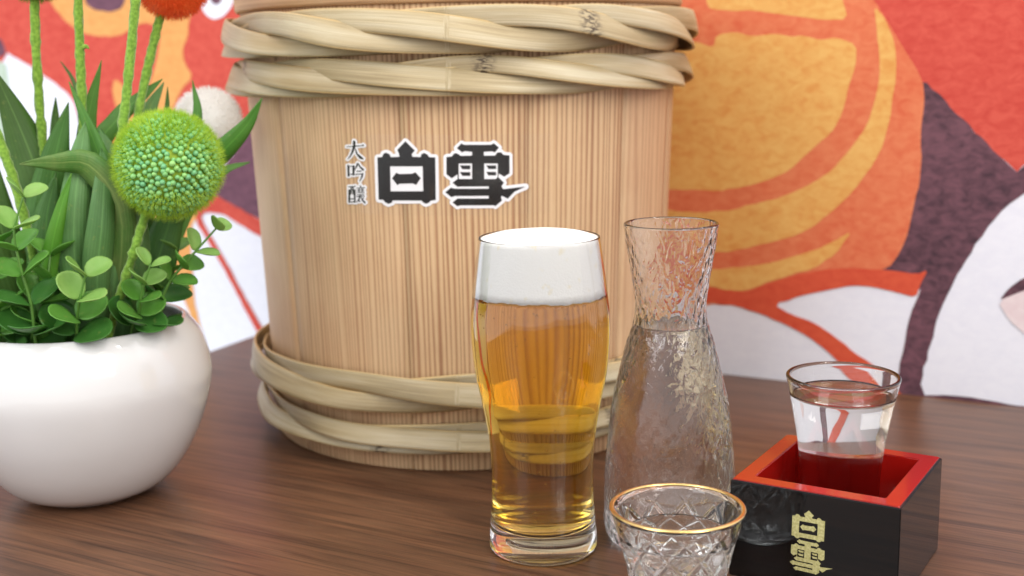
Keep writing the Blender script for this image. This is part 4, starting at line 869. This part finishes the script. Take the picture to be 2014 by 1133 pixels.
# lacquered square box (masu)
MX, MY, MA = 0.1654, 0.5943, -0.553
box = tag(empty('masu_box', (MX, MY, 0), MA), 'square black lacquered sake box with red rim and inside, gold characters on front', 'box')
HS, HZ, TH = 0.04205, 0.0512, 0.0097
def frame_mesh(name, x0, x1, z0, z1, mat, bev):
    """open square frame between half widths x0 (outer) and x1 (inner)"""
    bm = bmesh.new(); R = []
    for h_, z in ((x0, z0), (x0, z1), (x1, z1), (x1, z0)):
        R.append([bm.verts.new((sx * h_, sy * h_, z)) for sx, sy in ((-1, -1), (1, -1), (1, 1), (-1, 1))])
    for a_, b_ in ((0, 1), (1, 2), (2, 3), (3, 0)):
        for k in range(4): bm.faces.new((R[a_][k], R[a_][(k + 1) % 4], R[b_][(k + 1) % 4], R[b_][k]))
    bmesh.ops.recalc_face_normals(bm, faces=bm.faces[:])
    bmesh.ops.bevel(bm, geom=bm.edges[:], offset=bev, segments=2, affect='EDGES')
    return bmobj(name, bm, mat, box, False)
shell = frame_mesh('black_shell', HS, HS - 0.0042, 0.0, HZ - 0.0005, BLACK, 0.00045)
frame_mesh('red_rim', HS - 0.0006, HS - TH, 0.0085, HZ, RED, 0.0005)
bm = bmesh.new(); bmesh.ops.create_cube(bm, size=1)
for v in bm.verts: v.co = Vector((v.co.x * 2 * (HS - TH + .0006), v.co.y * 2 * (HS - TH + .0006), 0.0045 + v.co.z * 0.007))
bmobj('red_floor', bm, RED, box)
def emblem(src, sx, sz, cx, cz, X, Z):
    bmj = bmesh.new()
    for loops in src:
        b = fill([[(X + (x - cx) * sx, Z + (z - cz) * sz) for x, z in lp] for lp in loops])
        for v in b.verts: v.co = Vector((v.co.x / 1000, -HS - 0.00012, v.co.y / 1000))
        me = bpy.data.meshes.new('x'); b.to_mesh(me); b.free(); bmj.from_mesh(me); bpy.data.meshes.remove(me)
    bmesh.ops.recalc_face_normals(bmj, faces=bmj.faces[:])
    bmobj('gold_character', bmj, GILT, shell)
emblem([[HAKU[0], HAKU[1]], [HAKU[2]]], .446, .40, -29.6, 193.5, -1.6, 34.6)
emblem([YUKI[:3]] + [[q] for q in YUKI[3:]], .435, .43, 18.7, 190.6, 0.3, 18.0)

# flared sake glass standing in the box
SX, SY, SZ = 0.1690, 0.6045, 0.0082
glass = tag(empty('sake_glass', (SX, SY, SZ)), 'small flared clear glass standing inside the black and red box', 'glass')
out_k = [(0.0186, 0.0022), (0.0193, 0.0100), (0.0199, 0.0250), (0.0207, 0.0403), (0.0224, 0.0560), (0.0245, 0.0675), (0.0267, 0.0789), (0.0283, 0.0865)]
outer = [tuple(p) for p in spline(out_k, 50)]
in_k = [(0.0, 0.0110), (0.012, 0.0114), (0.0166, 0.0135), (0.0178, 0.0180), (0.0183, 0.0260), (0.0191, 0.0403), (0.0208, 0.0560), (0.0229, 0.0675), (0.0250, 0.0789), (0.0264, 0.0865)]
inner = [tuple(p) for p in spline(in_k, 60)]
prof = [(0.0, 0.0012), (0.014, 0.0010), (0.0168, 0.0), (0.0180, 0.0007)] + outer + rim(0.0287, 0.0266, 0.0882, 13) + inner[::-1]
prof[-1] = (0.0, prof[-1][1])
obj('glass_body', *lathe(prof, 128), GLASS, glass)
gsake = tag(empty('sake', (SX, SY, SZ)), 'clear sake filling the small flared glass in the box', 'sake')
LV = 0.0790
liq = [(r + 0.00022, z - 0.0002) for r, z in inner if z < LV]; liq[0] = (0.0, liq[0][1]); ri = inner_at(inner, LV)
obj('sake_liquid', *lathe(liq + [(ri + .0002, LV + .0008), (ri - .0008, LV + .0002), (ri - .002, LV), (0.0, LV)], 128), SAKE, gsake)
